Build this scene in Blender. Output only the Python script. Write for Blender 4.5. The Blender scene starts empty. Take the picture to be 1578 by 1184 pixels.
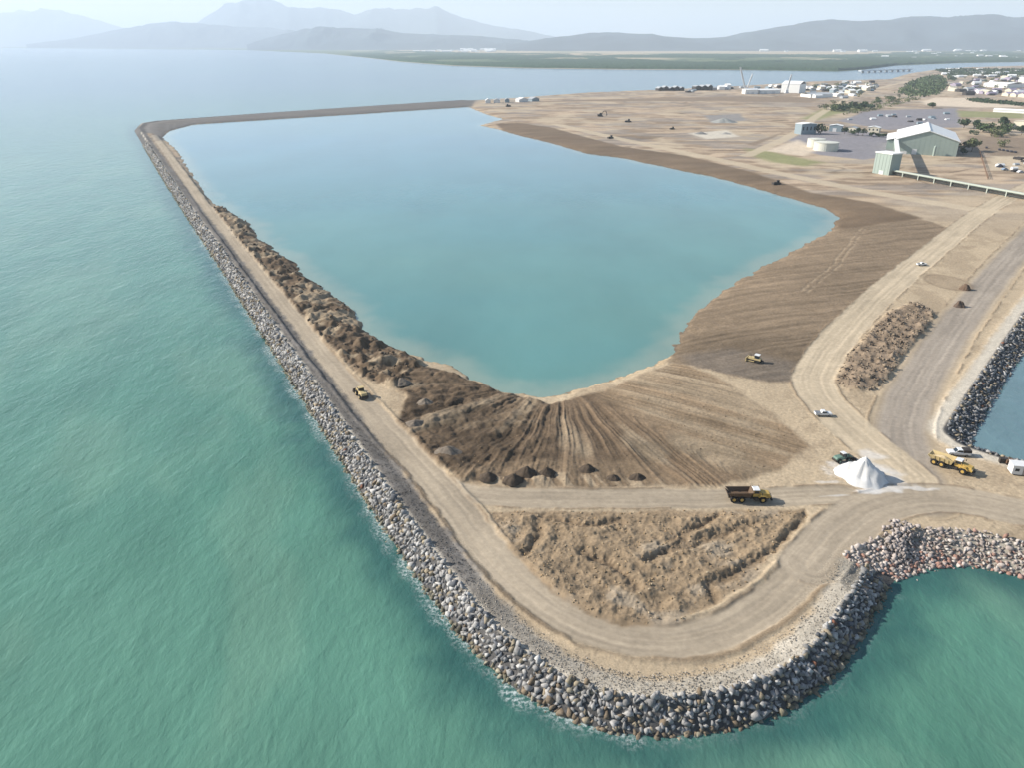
import bpy, bmesh, math, random
import numpy as np
from mathutils import Vector, Matrix

random.seed(7)
rng = np.random.default_rng(7)
SC = bpy.context.scene
COL = SC.collection
R = math.radians

# ------------------------------------------------------------------ camera
W0, H0, F0 = 1578.0, 1184.0, 1150.0           # photograph size and focal length in its pixels
HORIZON = 66.0
PITCH = math.atan((H0 / 2 - HORIZON) / F0)
CAM_Z = 108.0
cam_d = bpy.data.cameras.new('camera')
cam = bpy.data.objects.new('camera', cam_d)
COL.objects.link(cam)
cam.location = (0, 0, CAM_Z)
cam.rotation_euler = (math.pi / 2 - PITCH, 0, 0)
cam_d.sensor_fit = 'HORIZONTAL'
cam_d.angle = 2 * math.atan(W0 / 2 / F0)
cam_d.clip_start = 1.0
cam_d.clip_end = 200000.0
SC.camera = cam

# ------------------------------------------------------------------ sky, sun, exposure
SUN_EL = R(30.0)
SUN_AZ = R(-76.0)                              # clockwise from +Y: front left of the camera
wd = bpy.data.worlds.new('World')
SC.world = wd
wd.use_nodes = True
wn = wd.node_tree
for n in list(wn.nodes):
    wn.nodes.remove(n)
w_out = wn.nodes.new('ShaderNodeOutputWorld')
w_bg = wn.nodes.new('ShaderNodeBackground')
w_sky = wn.nodes.new('ShaderNodeTexSky')
w_sky.sky_type = 'NISHITA'
w_sky.sun_disc = False
w_sky.sun_elevation = SUN_EL
w_sky.sun_rotation = SUN_AZ
w_sky.altitude = 100
w_sky.air_density = 1.0
w_sky.dust_density = 0.6
w_sky.ozone_density = 1.0
w_bg.inputs['Strength'].default_value = 0.085
wn.links.new(w_sky.outputs[0], w_bg.inputs['Color'])
wn.links.new(w_bg.outputs[0], w_out.inputs['Surface'])

sun_d = bpy.data.lights.new('sun', 'SUN')
sun_d.energy = 5.0
sun_d.angle = R(0.6)
sun_d.color = (1.0, 0.94, 0.85)
sun = bpy.data.objects.new('sun', sun_d)
COL.objects.link(sun)
to_sun = Vector((math.sin(SUN_AZ) * math.cos(SUN_EL), math.cos(SUN_AZ) * math.cos(SUN_EL), math.sin(SUN_EL)))
sun.rotation_euler = to_sun.to_track_quat('Z', 'Y').to_euler()
sun.location = to_sun * 500

vs = SC.view_settings
vs.view_transform = 'Standard'
vs.look = 'None'
vs.exposure = 0.84
vs.gamma = 1.0
vs.use_curve_mapping = False
SC.cycles.use_denoising = True
SC.cycles.max_bounces = 5
SC.cycles.diffuse_bounces = 2
SC.cycles.glossy_bounces = 2
SC.cycles.transparent_max_bounces = 8
SC.cycles.volume_bounces = 1

# ------------------------------------------------------------------ helpers
def at(px, py, z=2.8):
    """pixel of the photograph -> the ground point at height z"""
    u = (px - W0 / 2) / F0
    v = (H0 / 2 - py) / F0
    d = np.array([u, math.cos(PITCH) + v * math.sin(PITCH), -math.sin(PITCH) + v * math.cos(PITCH)])
    t = (z - CAM_Z) / d[2]
    return Vector((d[0] * t, d[1] * t, z))

def ats(pts, z=2.8):
    return np.array([[*at(p[0], p[1], z)[:2]] for p in pts])

def lin(r, g, b, k=1.0):
    f = lambda c: ((c / 255 + 0.055) / 1.055) ** 2.4 if c > 10 else c / 255 / 12.92
    return np.array([f(r) * k, f(g) * k, f(b) * k])

_perm = np.random.default_rng(3).permutation(256)
_val = np.random.default_rng(4).random(256)
def vnoise(x, y):
    xi = np.floor(x).astype(np.int64); yi = np.floor(y).astype(np.int64)
    fx = x - xi; fy = y - yi
    fx = fx * fx * (3 - 2 * fx); fy = fy * fy * (3 - 2 * fy)
    def h(a, b):
        return _val[_perm[(_perm[a & 255] + b) & 255]]
    a = h(xi, yi); b = h(xi + 1, yi); c = h(xi, yi + 1); d = h(xi + 1, yi + 1)
    return (a + (b - a) * fx) * (1 - fy) + (c + (d - c) * fx) * fy
def fbm(x, y, scale, octs=4, gain=0.5, seed=0):
    s = np.zeros_like(x); amp = 1.0; tot = 0.0
    cx, sx = math.cos(0.6), math.sin(0.6)
    x = x / scale + 17.3 * seed; y = y / scale - 9.1 * seed
    for _ in range(octs):
        s += amp * vnoise(x, y); tot += amp; amp *= gain
        x, y = (cx * x - sx * y) * 2.03 + 5.2, (sx * x + cx * y) * 2.03 + 1.7
    return s / tot                              # 0..1
def ridged(x, y, scale, octs=4, gain=0.55, seed=0):
    s = np.zeros_like(x); amp = 1.0; tot = 0.0
    cx, sx = math.cos(0.6), math.sin(0.6)
    x = x / scale + 11.3 * seed; y = y / scale - 7.7 * seed
    for _ in range(octs):
        n = 1 - np.abs(2 * vnoise(x, y) - 1)
        s += amp * n * n; tot += amp; amp *= gain
        x, y = (cx * x - sx * y) * 2.1 + 5.2, (sx * x + cx * y) * 2.1 + 1.7
    return s / tot
def sstep(a, b, x):
    t = np.clip((x - a) / (b - a), 0, 1)
    return t * t * (3 - 2 * t)
def seg_dist(x, y, a, b):
    dx, dy = b[0] - a[0], b[1] - a[1]
    L = dx * dx + dy * dy + 1e-9
    t = np.clip(((x - a[0]) * dx + (y - a[1]) * dy) / L, 0, 1)
    return np.hypot(x - a[0] - t * dx, y - a[1] - t * dy), t
def line_dist(x, y, pts, closed=False):
    d = np.full(x.shape, 1e9)
    n = len(pts)
    for i in range(n if closed else n - 1):
        dd, _ = seg_dist(x, y, pts[i], pts[(i + 1) % n])
        np.minimum(d, dd, out=d)
    return d
def line_side(x, y, pts):
    """signed distance to an open line and the length along it"""
    d = np.full(x.shape, 1e9); sg = np.zeros(x.shape); al = np.zeros(x.shape); acc = 0.0
    for i in range(len(pts) - 1):
        a, b = pts[i], pts[i + 1]
        dd, t = seg_dist(x, y, a, b)
        L = math.hypot(b[0] - a[0], b[1] - a[1])
        cr = (b[0] - a[0]) * (y - a[1]) - (b[1] - a[1]) * (x - a[0])
        m = dd < d
        d = np.where(m, dd, d); sg = np.where(m, np.sign(cr), sg); al = np.where(m, acc + t * L, al)
        acc += L
    return d * sg, al
def in_poly(x, y, pts):
    c = np.zeros(x.shape, bool)
    n = len(pts)
    for i in range(n):
        x1, y1 = pts[i]; x2, y2 = pts[(i + 1) % n]
        if y1 == y2: continue
        m = ((y1 > y) != (y2 > y)) & (x < (x2 - x1) * (y - y1) / (y2 - y1) + x1)
        c ^= m
    return c
def sdf(x, y, pts):
    d = line_dist(x, y, pts, True)
    return np.where(in_poly(x, y, pts), d, -d)
def smooth(pts, n=2):
    pts = np.array(pts, float)
    for _ in range(n):
        q = [pts[0]]
        for a, b in zip(pts[:-1], pts[1:]):
            q += [a * .75 + b * .25, a * .25 + b * .75]
        q.append(pts[-1]); pts = np.array(q)
    return pts

# ---- materials
MATS = {}
def new_mat(name):
    m = bpy.data.materials.new(name); m.use_nodes = True
    nt = m.node_tree
    return m, nt, nt.nodes['Principled BSDF']
def mat(name, rgb, rough=0.7, metal=0.0, spec=0.3, var=0.12, scale=1.5, k=0.72):
    """plain painted or earthy surface with a little grime: rgb as seen in daylight"""
    if name in MATS: return MATS[name]
    m, nt, bs = new_mat(name)
    c = lin(*rgb, k)
    geo = nt.nodes.new('ShaderNodeNewGeometry')
    no = nt.nodes.new('ShaderNodeTexNoise'); no.inputs['Scale'].default_value = scale; no.inputs['Detail'].default_value = 5
    nt.links.new(geo.outputs['Position'], no.inputs['Vector'])
    mx = nt.nodes.new('ShaderNodeMix'); mx.data_type = 'RGBA'
    mx.inputs['A'].default_value = (*(c * (1 - var)), 1); mx.inputs['B'].default_value = (*np.minimum(c * (1 + var), 0.9), 1)
    nt.links.new(no.outputs['Fac'], mx.inputs['Factor'])
    nt.links.new(mx.outputs['Result'], bs.inputs['Base Color'])
    bs.inputs['Roughness'].default_value = rough
    bs.inputs['Metallic'].default_value = metal
    bs.inputs['Specular IOR Level'].default_value = spec
    MATS[name] = m
    return m
def col_mat(name, fine=0.18, fscale=2.0, bump=0.3, bdist=0.12, bscale=1.5, rough=0.95, objrand=0.0):
    """base colour from the mesh's colour attribute with fine grain on top"""
    if name in MATS: return MATS[name]
    m, nt, bs = new_mat(name)
    at_ = nt.nodes.new('ShaderNodeAttribute'); at_.attribute_name = 'Col'
    geo = nt.nodes.new('ShaderNodeNewGeometry')
    no = nt.nodes.new('ShaderNodeTexNoise'); no.inputs['Scale'].default_value = fscale; no.inputs['Detail'].default_value = 6
    no.inputs['Roughness'].default_value = 0.65
    nt.links.new(geo.outputs['Position'], no.inputs['Vector'])
    mr = nt.nodes.new('ShaderNodeMapRange')
    mr.inputs['From Min'].default_value = 0.25; mr.inputs['From Max'].default_value = 0.75
    mr.inputs['To Min'].default_value = 1 - fine; mr.inputs['To Max'].default_value = 1 + fine
    nt.links.new(no.outputs['Fac'], mr.inputs['Value'])
    mx = nt.nodes.new('ShaderNodeMix'); mx.data_type = 'RGBA'; mx.blend_type = 'MULTIPLY'
    mx.inputs['Factor'].default_value = 1
    nt.links.new(at_.outputs['Color'], mx.inputs['A'])
    nt.links.new(mr.outputs['Result'], mx.inputs['B'])
    last = mx.outputs['Result']
    if objrand:
        oi = nt.nodes.new('ShaderNodeObjectInfo')
        m2 = nt.nodes.new('ShaderNodeMapRange'); m2.inputs['To Min'].default_value = 1 - objrand; m2.inputs['To Max'].default_value = 1 + objrand
        nt.links.new(oi.outputs['Random'], m2.inputs['Value'])
        m3 = nt.nodes.new('ShaderNodeMix'); m3.data_type = 'RGBA'; m3.blend_type = 'MULTIPLY'; m3.inputs['Factor'].default_value = 1
        nt.links.new(last, m3.inputs['A']); nt.links.new(m2.outputs['Result'], m3.inputs['B'])
        last = m3.outputs['Result']
    nt.links.new(last, bs.inputs['Base Color'])
    if bump:
        n2 = nt.nodes.new('ShaderNodeTexNoise'); n2.inputs['Scale'].default_value = bscale; n2.inputs['Detail'].default_value = 8
        n2.inputs['Roughness'].default_value = 0.7
        nt.links.new(geo.outputs['Position'], n2.inputs['Vector'])
        bp = nt.nodes.new('ShaderNodeBump'); bp.inputs['Strength'].default_value = bump; bp.inputs['Distance'].default_value = bdist
        nt.links.new(n2.outputs['Fac'], bp.inputs['Height'])
        nt.links.new(bp.outputs['Normal'], bs.inputs['Normal'])
    bs.inputs['Roughness'].default_value = rough
    bs.inputs['Specular IOR Level'].default_value = 0.15
    MATS[name] = m
    return m

# ---- objects
def tag(o, label=None, cat=None, group=None, kind=None):
    if label: o['label'] = label
    if cat: o['category'] = cat
    if group: o['group'] = group
    if kind: o['kind'] = kind
    return o
def np_mesh(name, v, f, cols=None, smooth_=True):
    """v (n,3) f (m,k) arrays -> mesh"""
    me = bpy.data.meshes.new(name)
    v = np.asarray(v, np.float32); f = np.asarray(f, np.int32)
    me.vertices.add(len(v)); me.vertices.foreach_set('co', v.ravel())
    k = f.shape[1]
    me.loops.add(f.size); me.loops.foreach_set('vertex_index', f.ravel())
    me.polygons.add(len(f)); me.polygons.foreach_set('loop_start', np.arange(0, f.size, k, dtype=np.int32))
    if smooth_: me.polygons.foreach_set('use_smooth', np.ones(len(f), bool))
    if cols is not None:
        ca = me.color_attributes.new('Col', 'FLOAT_COLOR', 'POINT')
        c4 = np.ones((len(v), 4), np.float32); c4[:, :3] = cols
        ca.data.foreach_set('color', c4.ravel())
    me.update(calc_edges=True); me.validate()
    return me
def link(name, me, m=None, parent=None):
    o = bpy.data.objects.new(name, me); COL.objects.link(o)
    if m is not None and me is not None: 
        if not me.materials: me.materials.append(m)
    if parent is not None: o.parent = parent
    return o
def empty(name, loc=(0, 0, 0), rz=0.0):
    o = bpy.data.objects.new(name, None); COL.objects.link(o)
    o.empty_display_size = 0.5
    o.location = loc; o.rotation_euler = (0, 0, rz)
    return o
class MB:
    def __init__(s): s.v = []; s.f = []
    def poly(s, vs_, fs):
        n = len(s.v); s.v += [tuple(p) for p in vs_]; s.f += [tuple(i + n for i in q) for q in fs]; return s
    def box(s, x0, x1, y0, y1, z0, z1, tx=0, ty=0, dx=0):
        """box; the top shrinks by tx, ty on each side and shifts by dx"""
        s.poly([(x0, y0, z0), (x1, y0, z0), (x1, y1, z0), (x0, y1, z0),
                (x0 + tx + dx, y0 + ty, z1), (x1 - tx + dx, y0 + ty, z1), (x1 - tx + dx, y1 - ty, z1), (x0 + tx + dx, y1 - ty, z1)],
               [(3, 2, 1, 0), (4, 5, 6, 7), (0, 1, 5, 4), (1, 2, 6, 5), (2, 3, 7, 6), (3, 0, 4, 7)]); return s
    def prism(s, prof, y0, y1):
        """side profile in xz (counter-clockwise) extruded in y"""
        n = len(prof)
        s.poly([(x, y0, z) for x, z in prof] + [(x, y1, z) for x, z in prof],
               [tuple(range(n))] + [tuple(range(2 * n - 1, n - 1, -1))] + [(i, i + n, (i + 1) % n + n, (i + 1) % n) for i in range(n)]); return s
    def tube(s, a, b, r0, r1=None, n=8):
        r1 = r0 if r1 is None else r1
        a = Vector(a); b = Vector(b); q = (b - a).to_track_quat('Z', 'Y')
        vs_ = []
        for p, r in ((a, r0), (b, r1)):
            for i in range(n):
                t = 2 * math.pi * i / n
                vs_.append(p + q @ Vector((r * math.cos(t), r * math.sin(t), 0)))
        s.poly(vs_, [tuple(range(n - 1, -1, -1)), tuple(range(n, 2 * n))] + [(i, (i + 1) % n, (i + 1) % n + n, i + n) for i in range(n)]); return s
    def bar(s, a, b, w, h):
        a = Vector(a); b = Vector(b); d = (b - a).normalized()
        sd = d.cross(Vector((0, 0, 1)))
        sd = sd.normalized() if sd.length > 1e-4 else Vector((0, 1, 0))
        up = sd.cross(d).normalized()
        vs_ = [p + sd * (i * w / 2) + up * (j * h / 2) for p in (a, b) for i, j in ((-1, -1), (1, -1), (1, 1), (-1, 1))]
        s.poly(vs_, [(3, 2, 1, 0), (4, 5, 6, 7), (0, 1, 5, 4), (1, 2, 6, 5), (2, 3, 7, 6), (3, 0, 4, 7)]); return s
    def mesh(s, name):
        me = bpy.data.meshes.new(name); me.from_pydata([tuple(p) for p in s.v], [], s.f)
        bm = bmesh.new(); bm.from_mesh(me); bmesh.ops.recalc_face_normals(bm, faces=bm.faces); bm.to_mesh(me); bm.free()
        return me
    def build(s, name, m, parent=None, bevel=0.0):
        me = s.mesh(name)
        if bevel:
            bm = bmesh.new(); bm.from_mesh(me)
            bmesh.ops.bevel(bm, geom=list(bm.edges), offset=bevel, segments=1, affect='EDGES', clamp_overlap=True)
            bm.to_mesh(me); bm.free()
        return link(name, me, m, parent)
def copy_tree(o, parent=None):
    c = o.copy(); COL.objects.link(c); c.parent = parent
    for ch in [q for q in bpy.data.objects if q.parent == o]:
        copy_tree(ch, c)
    return c
ICO = {}
def ico(sub):
    if sub not in ICO:
        bm = bmesh.new(); bmesh.ops.create_icosphere(bm, subdivisions=sub, radius=1)
        v = np.array([p.co[:] for p in bm.verts]); f = np.array([[q.index for q in t.verts] for t in bm.faces]); bm.free()
        ICO[sub] = (v, f)
    return ICO[sub]
def rock_shapes(sub, n, seed, flat=0.75):
    """angular quarried blocks: convex hulls of a few points"""
    r = np.random.default_rng(seed); out = []
    for _ in range(n):
        m = {0: 7, 1: 8, 2: 10}[sub]
        p = r.normal(size=(m, 3)); p = np.sign(p) * np.abs(p) ** .6
        p /= np.max(np.abs(p), axis=1)[:, None] ** .5 * np.linalg.norm(p, axis=1)[:, None] ** .5
        p *= r.uniform([.75, .62, flat * .8], [1.1, .95, flat * 1.15]) * r.uniform(.85, 1.05, (m, 1))
        bm = bmesh.new()
        for q in p: bm.verts.new(q)
        bmesh.ops.convex_hull(bm, input=bm.verts)
        for v in [v for v in bm.verts if not v.link_faces]: bm.verts.remove(v)
        bmesh.ops.triangulate(bm, faces=bm.faces)
        bmesh.ops.recalc_face_normals(bm, faces=bm.faces)
        bm.verts.index_update()
        out.append((np.array([v.co[:] for v in bm.verts]), np.array([[q.index for q in t.verts] for t in bm.faces])))
        bm.free()
    return out
def rot_mats(n, r, tilt=0.6):
    a = r.uniform(0, 2 * np.pi, n); b = r.uniform(-tilt, tilt, n); c = r.uniform(-tilt, tilt, n)
    ca, sa, cb, sb, cc, sc_ = np.cos(a), np.sin(a), np.cos(b), np.sin(b), np.cos(c), np.sin(c)
    Z = np.zeros(n); O = np.ones(n)
    Rz = np.stack([ca, -sa, Z, sa, ca, Z, Z, Z, O], 1).reshape(n, 3, 3)
    Rx = np.stack([O, Z, Z, Z, cb, -sb, Z, sb, cb], 1).reshape(n, 3, 3)
    Ry = np.stack([cc, Z, sc_, Z, O, Z, -sc_, Z, cc], 1).reshape(n, 3, 3)
    return Rz @ Rx @ Ry
def scatter_mesh(name, pos, size, cols, sub, seed, flat=0.75, tilt=0.6):
    """many angular lumps as one mesh"""
    r = np.random.default_rng(seed)
    shapes = rock_shapes(sub, 16, seed + 1, flat)
    pos = np.asarray(pos); size = np.asarray(size); cols = np.asarray(cols); n = len(pos)
    k = r.integers(0, len(shapes), n); RM = rot_mats(n, r, tilt)
    Vs, Fs, Cs, off = [], [], [], 0
    for j, (v, f) in enumerate(shapes):
        m = k == j; c = int(m.sum())
        if not c: continue
        V = np.einsum('nij,vj->nvi', RM[m], v) * size[m][:, None, None] + pos[m][:, None, :]
        Vs.append(V.reshape(-1, 3)); Fs.append((f[None] + (np.arange(c) * len(v))[:, None, None]).reshape(-1, 3) + off)
        Cs.append(np.repeat(cols[m], len(v), axis=0)); off += c * len(v)
    return np_mesh(name, np.vstack(Vs), np.vstack(Fs), np.vstack(Cs), smooth_=False)

# ------------------------------------------------------------------ the plan of the place (read off the photograph)
Z0 = 2.8                                   # level of the reclaimed land
ZL = 0.4                                   # lagoon level
TOE = ats([(725, 155), (560, 166), (400, 177), (240, 189), (214, 193), (207, 201), (240, 257), (280, 322), (330, 397), (380, 477), (430, 556),
           (480, 636), (530, 716), (570, 780), (605, 834), (645, 892), (690, 955), (735, 1010), (800, 1068), (870, 1106), (940, 1129),
           (1020, 1137), (1100, 1130), (1170, 1113), (1230, 1085), (1280, 1045), (1320, 995), (1347, 945), (1368, 908)], 0)
COVE = ats([(1368, 908), (1382, 893), (1420, 880), (1470, 872), (1520, 875), (1578, 890), (1680, 925), (1900, 1000)], 0)
NSHORE = ats([(2600, 98), (1900, 99), (1578, 101), (1480, 104), (1440, 107), (1400, 113), (1370, 122), (1300, 124), (1240, 126), (1180, 130), (1130, 133),
              (1050, 137), (900, 143), (780, 152), (725, 155)], 0)
BASIN = ats([(1490, 684), (1515, 641), (1545, 591), (1578, 536), (1640, 440), (1720, 370), (1900, 330), (2600, 330), (2900, 900), (1800, 765), (1578, 717), (1530, 702), (1500, 692)], 0)
LAND = np.vstack([TOE[:-1], COVE, ats([(3200, 1100)], 0), NSHORE[:-1]])
LAG = ats([(262, 201), (300, 191), (400, 184.5), (560, 174.5), (650, 168.5), (722, 164), (748, 175), (777, 183), (742, 193), (762, 197), (800, 208), (850, 220),
           (905, 236), (960, 243), (1030, 258), (1090, 270), (1150, 285), (1210, 303), (1270, 320), (1296, 335), (1275, 360), (1230, 385), (1180, 410),
           (1140, 435), (1100, 462), (1070, 490), (1052, 515), (1040, 545), (1010, 563), (970, 578), (930, 592), (880, 606), (845, 613), (800, 610),
           (760, 600), (740, 590), (710, 572), (680, 562), (640, 548), (610, 538), (580, 522), (560, 505), (545, 480), (520, 462), (500, 448), (475, 430),
           (455, 405), (430, 390), (400, 368), (385, 345), (365, 333), (345, 320), (325, 312), (300, 275), (275, 235), (250, 211)], ZL)
ROADS = {   # centre line, half width, colour
    'quay':   (smooth(ats([(1420, 770), (1395, 700), (1385, 650), (1420, 580), (1480, 490), (1578, 372), (1700, 250)])), 9.0),
    'inner':  (smooth(ats([(1400, 735), (1310, 660), (1262, 612), (1250, 578), (1290, 520), (1360, 450), (1440, 385), (1520, 320), (1590, 285)])), 7.0),
    'cross':  (smooth(ats([(670, 745), (720, 766), (900, 769), (1120, 769), (1300, 762)])), 4.2),
    'coast':  (smooth(ats([(238, 208), (283, 270), (330, 338), (420, 452), (540, 605), (680, 752), (755, 852), (830, 925), (920, 975), (1010, 992), (1100, 982), (1180, 938), (1250, 872), (1300, 812)])), 4.4),
    'cove':   (smooth(ats([(1250, 872), (1300, 812), (1350, 778), (1430, 765), (1510, 775), (1620, 800), (1800, 850)])), 6.5),
    'bank':   (smooth(ats([(860, 192), (960, 215), (1080, 240), (1180, 262), (1300, 288), (1420, 310), (1520, 325)])), 9.0),
    'link':   (smooth(ats([(1150, 240), (1230, 205), (1260, 175), (1330, 140), (1430, 118)])), 7.0),
}
ROUGH = ats([(748, 792), (800, 786), (1000, 788), (1240, 784), (1250, 795), (1200, 850), (1150, 903), (1100, 938), (1040, 963), (960, 968), (900, 948), (850, 913), (800, 860), (765, 818)])
FAN = ats([(560, 505), (600, 545), (720, 580), (845, 620), (930, 598), (1040, 552), (1100, 578), (1190, 635), (1245, 688), (1200, 728), (1100, 748), (900, 752), (715, 743), (655, 702), (612, 650), (628, 614), (592, 588), (542, 564), (528, 550)])
MUDL = ats([(327, 320), (360, 368), (420, 436), (470, 492), (528, 552), (560, 585), (610, 600), (650, 556), (575, 505), (490, 425), (415, 360), (345, 308)])
FLAT = ats([(1030, 552), (1040, 512), (1088, 456), (1168, 403), (1262, 353), (1280, 330), (1340, 318), (1430, 340), (1466, 352), (1420, 402), (1350, 452), (1290, 505), (1245, 555), (1225, 590), (1180, 590), (1100, 572)])
NBANK = ats([(765, 190), (800, 189), (850, 196), (900, 210), (960, 226), (1060, 240), (1150, 262), (1250, 296), (1345, 312), (1420, 336), (1300, 352), (1262, 326), (1140, 291), (1020, 264), (955, 250), (898, 241), (840, 225), (790, 212)])
HEAP = ats([(1285, 590), (1300, 552), (1330, 520), (1370, 480), (1410, 465), (1445, 482), (1425, 515), (1395, 545), (1370, 585), (1345, 605), (1310, 603)])
GULLIES = [ats(g) for g in ([(800, 862), (835, 826), (832, 790)], [(1005, 862), (1060, 838), (1105, 822), (1160, 806)], [(1105, 925), (1100, 900), (1160, 868), (1205, 842), (1235, 815)],
                            [(1024, 852), (1060, 822), (1105, 795)], [(1035, 832), (1075, 806), (1110, 790)], [(1213, 835), (1235, 810), (1252, 786)], [(905, 850), (960, 880), (985, 905)], [(850, 800), (905, 812), (960, 800)])]
FANC = at(864, 572)

def warp(x, y, s, a, seed=0):
    return x + (fbm(x, y, s, 3, seed=seed) - .5) * a * 2, y + (fbm(x, y, s, 3, seed=seed + 5) - .5) * a * 2

C = {k: lin(*v, 0.72) for k, v in dict(
    soil=(196, 176, 147), pale=(208, 190, 162), road=(181, 166, 144), quay=(170, 158, 143), mud=(124, 105, 84), mudd=(104, 92, 80), fanr=(160, 138, 111),
    flat=(146, 127, 104), rough=(163, 142, 115), gravel=(150, 146, 142), gravelw=(218, 208, 190), beach=(196, 172, 138), north=(192, 170, 144), grass=(150, 150, 104),
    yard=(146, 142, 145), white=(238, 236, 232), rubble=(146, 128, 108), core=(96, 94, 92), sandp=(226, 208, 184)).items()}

def terrain(x, y):
    """height, colour and zone of the ground at x, y"""
    wx, wy = warp(x, y, 9.0, 1.3, 1); wx, wy = warp(wx, wy, 2.6, .7, 7)
    n1 = fbm(x, y, 14, 4, seed=2); n2 = fbm(x, y, 3.0, 4, seed=3); n3 = fbm(x, y, 60, 4, seed=4); n4 = fbm(x, y, 0.9, 2, seed=6)
    dland = sdf(x, y, LAND)
    dto = line_dist(x, y, TOE); dco = line_dist(x, y, COVE); dns = line_dist(x, y, NSHORE)
    dba = -sdf(x, y, BASIN)
    ins = (dland > 0) & (dba > 0)
    dlag = -sdf(wx, wy, LAG) + (fbm(x, y, 7, 4, .6, seed=8) - .5) * 5.0
    # --- profile
    bump = 0.9 * (1 - sstep(6.2, 12.5, dto)) + 0.5 * (1 - sstep(9.0, 13.0, dba)) * sstep(4, 8, dba)
    base = Z0 + bump + (n1 - .5) * 0.35 + (n3 - .5) * 0.8 * sstep(250, 500, y)
    z = np.minimum.reduce([base, 0.80 * dto, 0.30 * dco, 0.50 * dba, 0.12 * dns + 0.3])
    z = np.where(ins, z, -0.55 * np.minimum(np.where(dland > 0, -dba, -dland), 6))
    lagz = ZL + 0.03 + 0.55 * (1 - np.exp(-np.maximum(dlag, 0) / 1.2)) + 2.1 * (1 - np.exp(-np.maximum(dlag, 0) / 14.0))
    z = np.where(dlag > 0, np.minimum(z, np.maximum(lagz, np.where(dto < 18, (Z0 + bump) * sstep(0, 5, dlag), 0))), ZL - 0.25 * np.minimum(-dlag, 6))
    # --- colours
    col = C['soil'][None] * (0.86 + 0.28 * n1)[:, None]
    zone = np.zeros(x.shape, np.int8)              # 0 ground 1 road 2 mud 3 breakwater gravel
    far = sstep(420, 620, y)
    ncol = C['north'][None] * (0.46 + 0.42 * n3 + .6 * fbm(x * .3, y, 7, 5, .65, seed=13))[:, None]
    col = col * (1 - far[:, None]) + ncol * far[:, None]
    def paint(w, c, var=0.2, nn=n2):
        nonlocal col
        cc = c[None] * (1 - var + 2 * var * nn)[:, None] if c.ndim == 1 else c
        col = col * (1 - w[:, None]) + cc * w[:, None]
    trk_n = ridged(wx, wy, 22, 2, seed=14); trk_m = ridged(wx * .6, wy, 15, 2, seed=15)
    paint(sstep(.86, .95, trk_n) * .30 * (1 - far), C['mud'], .1); paint(sstep(.86, .95, trk_m) * .35 * (1 - far), C['pale'], .1)
    paint(sstep(.52, .68, fbm(x, y, 11, 5, .6, seed=16)) * .35 * (1 - far), C['flat'], .15)
    streak = fbm(x * 0.25, y, 9, 3, seed=9)
    paint(far * sstep(.50, .64, streak) * 0.6, C['mud'] * 1.05, .15)
    paint(far * sstep(.55, .7, fbm(x, y * .6, 40, 4, seed=12)) * 0.55, C['pale'], .1)
    paint(far * sstep(.84, .94, ridged(wx * .5, wy, 55, 2, seed=18)) * .7, C['mud'] * .85, .1)
    paint(far * sstep(.55, .66, fbm(x * .5, y, 28, 4, seed=19)) * .45, C['gravel'] * .9, .1)
    # patches of the northern yards
    for pts, cn, soft in (([(1225, 212), (1260, 200), (1330, 200), (1378, 208), (1376, 240), (1330, 246), (1262, 238), (1235, 228)], 'yard', 4), ([(1290, 186), (1345, 170), (1475, 166), (1482, 196), (1430, 196), (1370, 200)], 'yard', 5), ([(1488, 208), (1578, 212), (1640, 215), (1640, 246), (1530, 240), (1490, 225)], 'rubble', 5), ([(1240, 205), (1290, 215), (1375, 205), (1380, 235), (1330, 245), (1250, 235), (1215, 215)], 'yard', 6),
                          ([(1330, 172), (1470, 168), (1478, 190), (1420, 190), (1360, 196), (1300, 188)], 'yard', 6),
                          ([(1150, 228), (1185, 232), (1230, 242), (1270, 250), (1240, 256), (1190, 250), (1160, 240)], 'grass', 8),
                          ([(1235, 183), (1270, 166), (1330, 160), (1345, 165), (1290, 175), (1260, 185)], 'grass', 8),
                          ([(1420, 156), (1440, 150), (1490, 150), (1555, 158), (1578, 165), (1500, 165), (1430, 162)], 'sandp', 6),
                          ([(1475, 170), (1578, 174), (1578, 182), (1480, 180)], 'grass', 6),
                          ([(1530, 240), (1578, 240), (1578, 262), (1520, 262)], 'pale', 6),
                          ([(1100, 155), (1250, 158), (1270, 150), (1150, 148), (950, 152), (820, 156)], 'rubble', 10),
                          ([(1085, 178), (1140, 175), (1150, 185), (1100, 190)], 'gravel', 5),
                          ([(1060, 205), (1120, 200), (1140, 210), (1090, 214)], 'gravelw', 5),
                          ([(1180, 232), (1230, 215), (1260, 230), (1240, 240)], 'sandp', 6),
                          ([(1200, 206), (1210, 203), (1165, 224), (1150, 222)], 'rubble', 3)):
        s = sdf(wx, wy, ats(pts))
        paint(sstep(-soft, soft, s) * 0.92, C[cn])
    # mud round the lagoon
    sfan = sdf(wx, wy, FAN); sml = sdf(wx, wy, MUDL); sfl = sdf(wx, wy, FLAT); snb = sdf(wx, wy, NBANK); srg = sdf(wx, wy, ROUGH); shp = sdf(wx, wy, HEAP)
    wfan = sstep(-1.2, 1.2, sfan); wml = sstep(-1.5, 1.5, sml); wfl = sstep(-1.5, 2.0, sfl); wnb = sstep(-3, 3, snb); wrg = sstep(-0.6, 1.0, srg)
    edge = sstep(0.5, 5, dlag)
    # fan furrows
    ang = np.arctan2(x - FANC[0], -(y - FANC[1])); rad = np.hypot(x - FANC[0], y - FANC[1])
    dirr = at(1235, 690) - at(930, 602); dirr.normalize()
    cross = (x - FANC[0]) * dirr[1] - (y - FANC[1]) * dirr[0]
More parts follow.
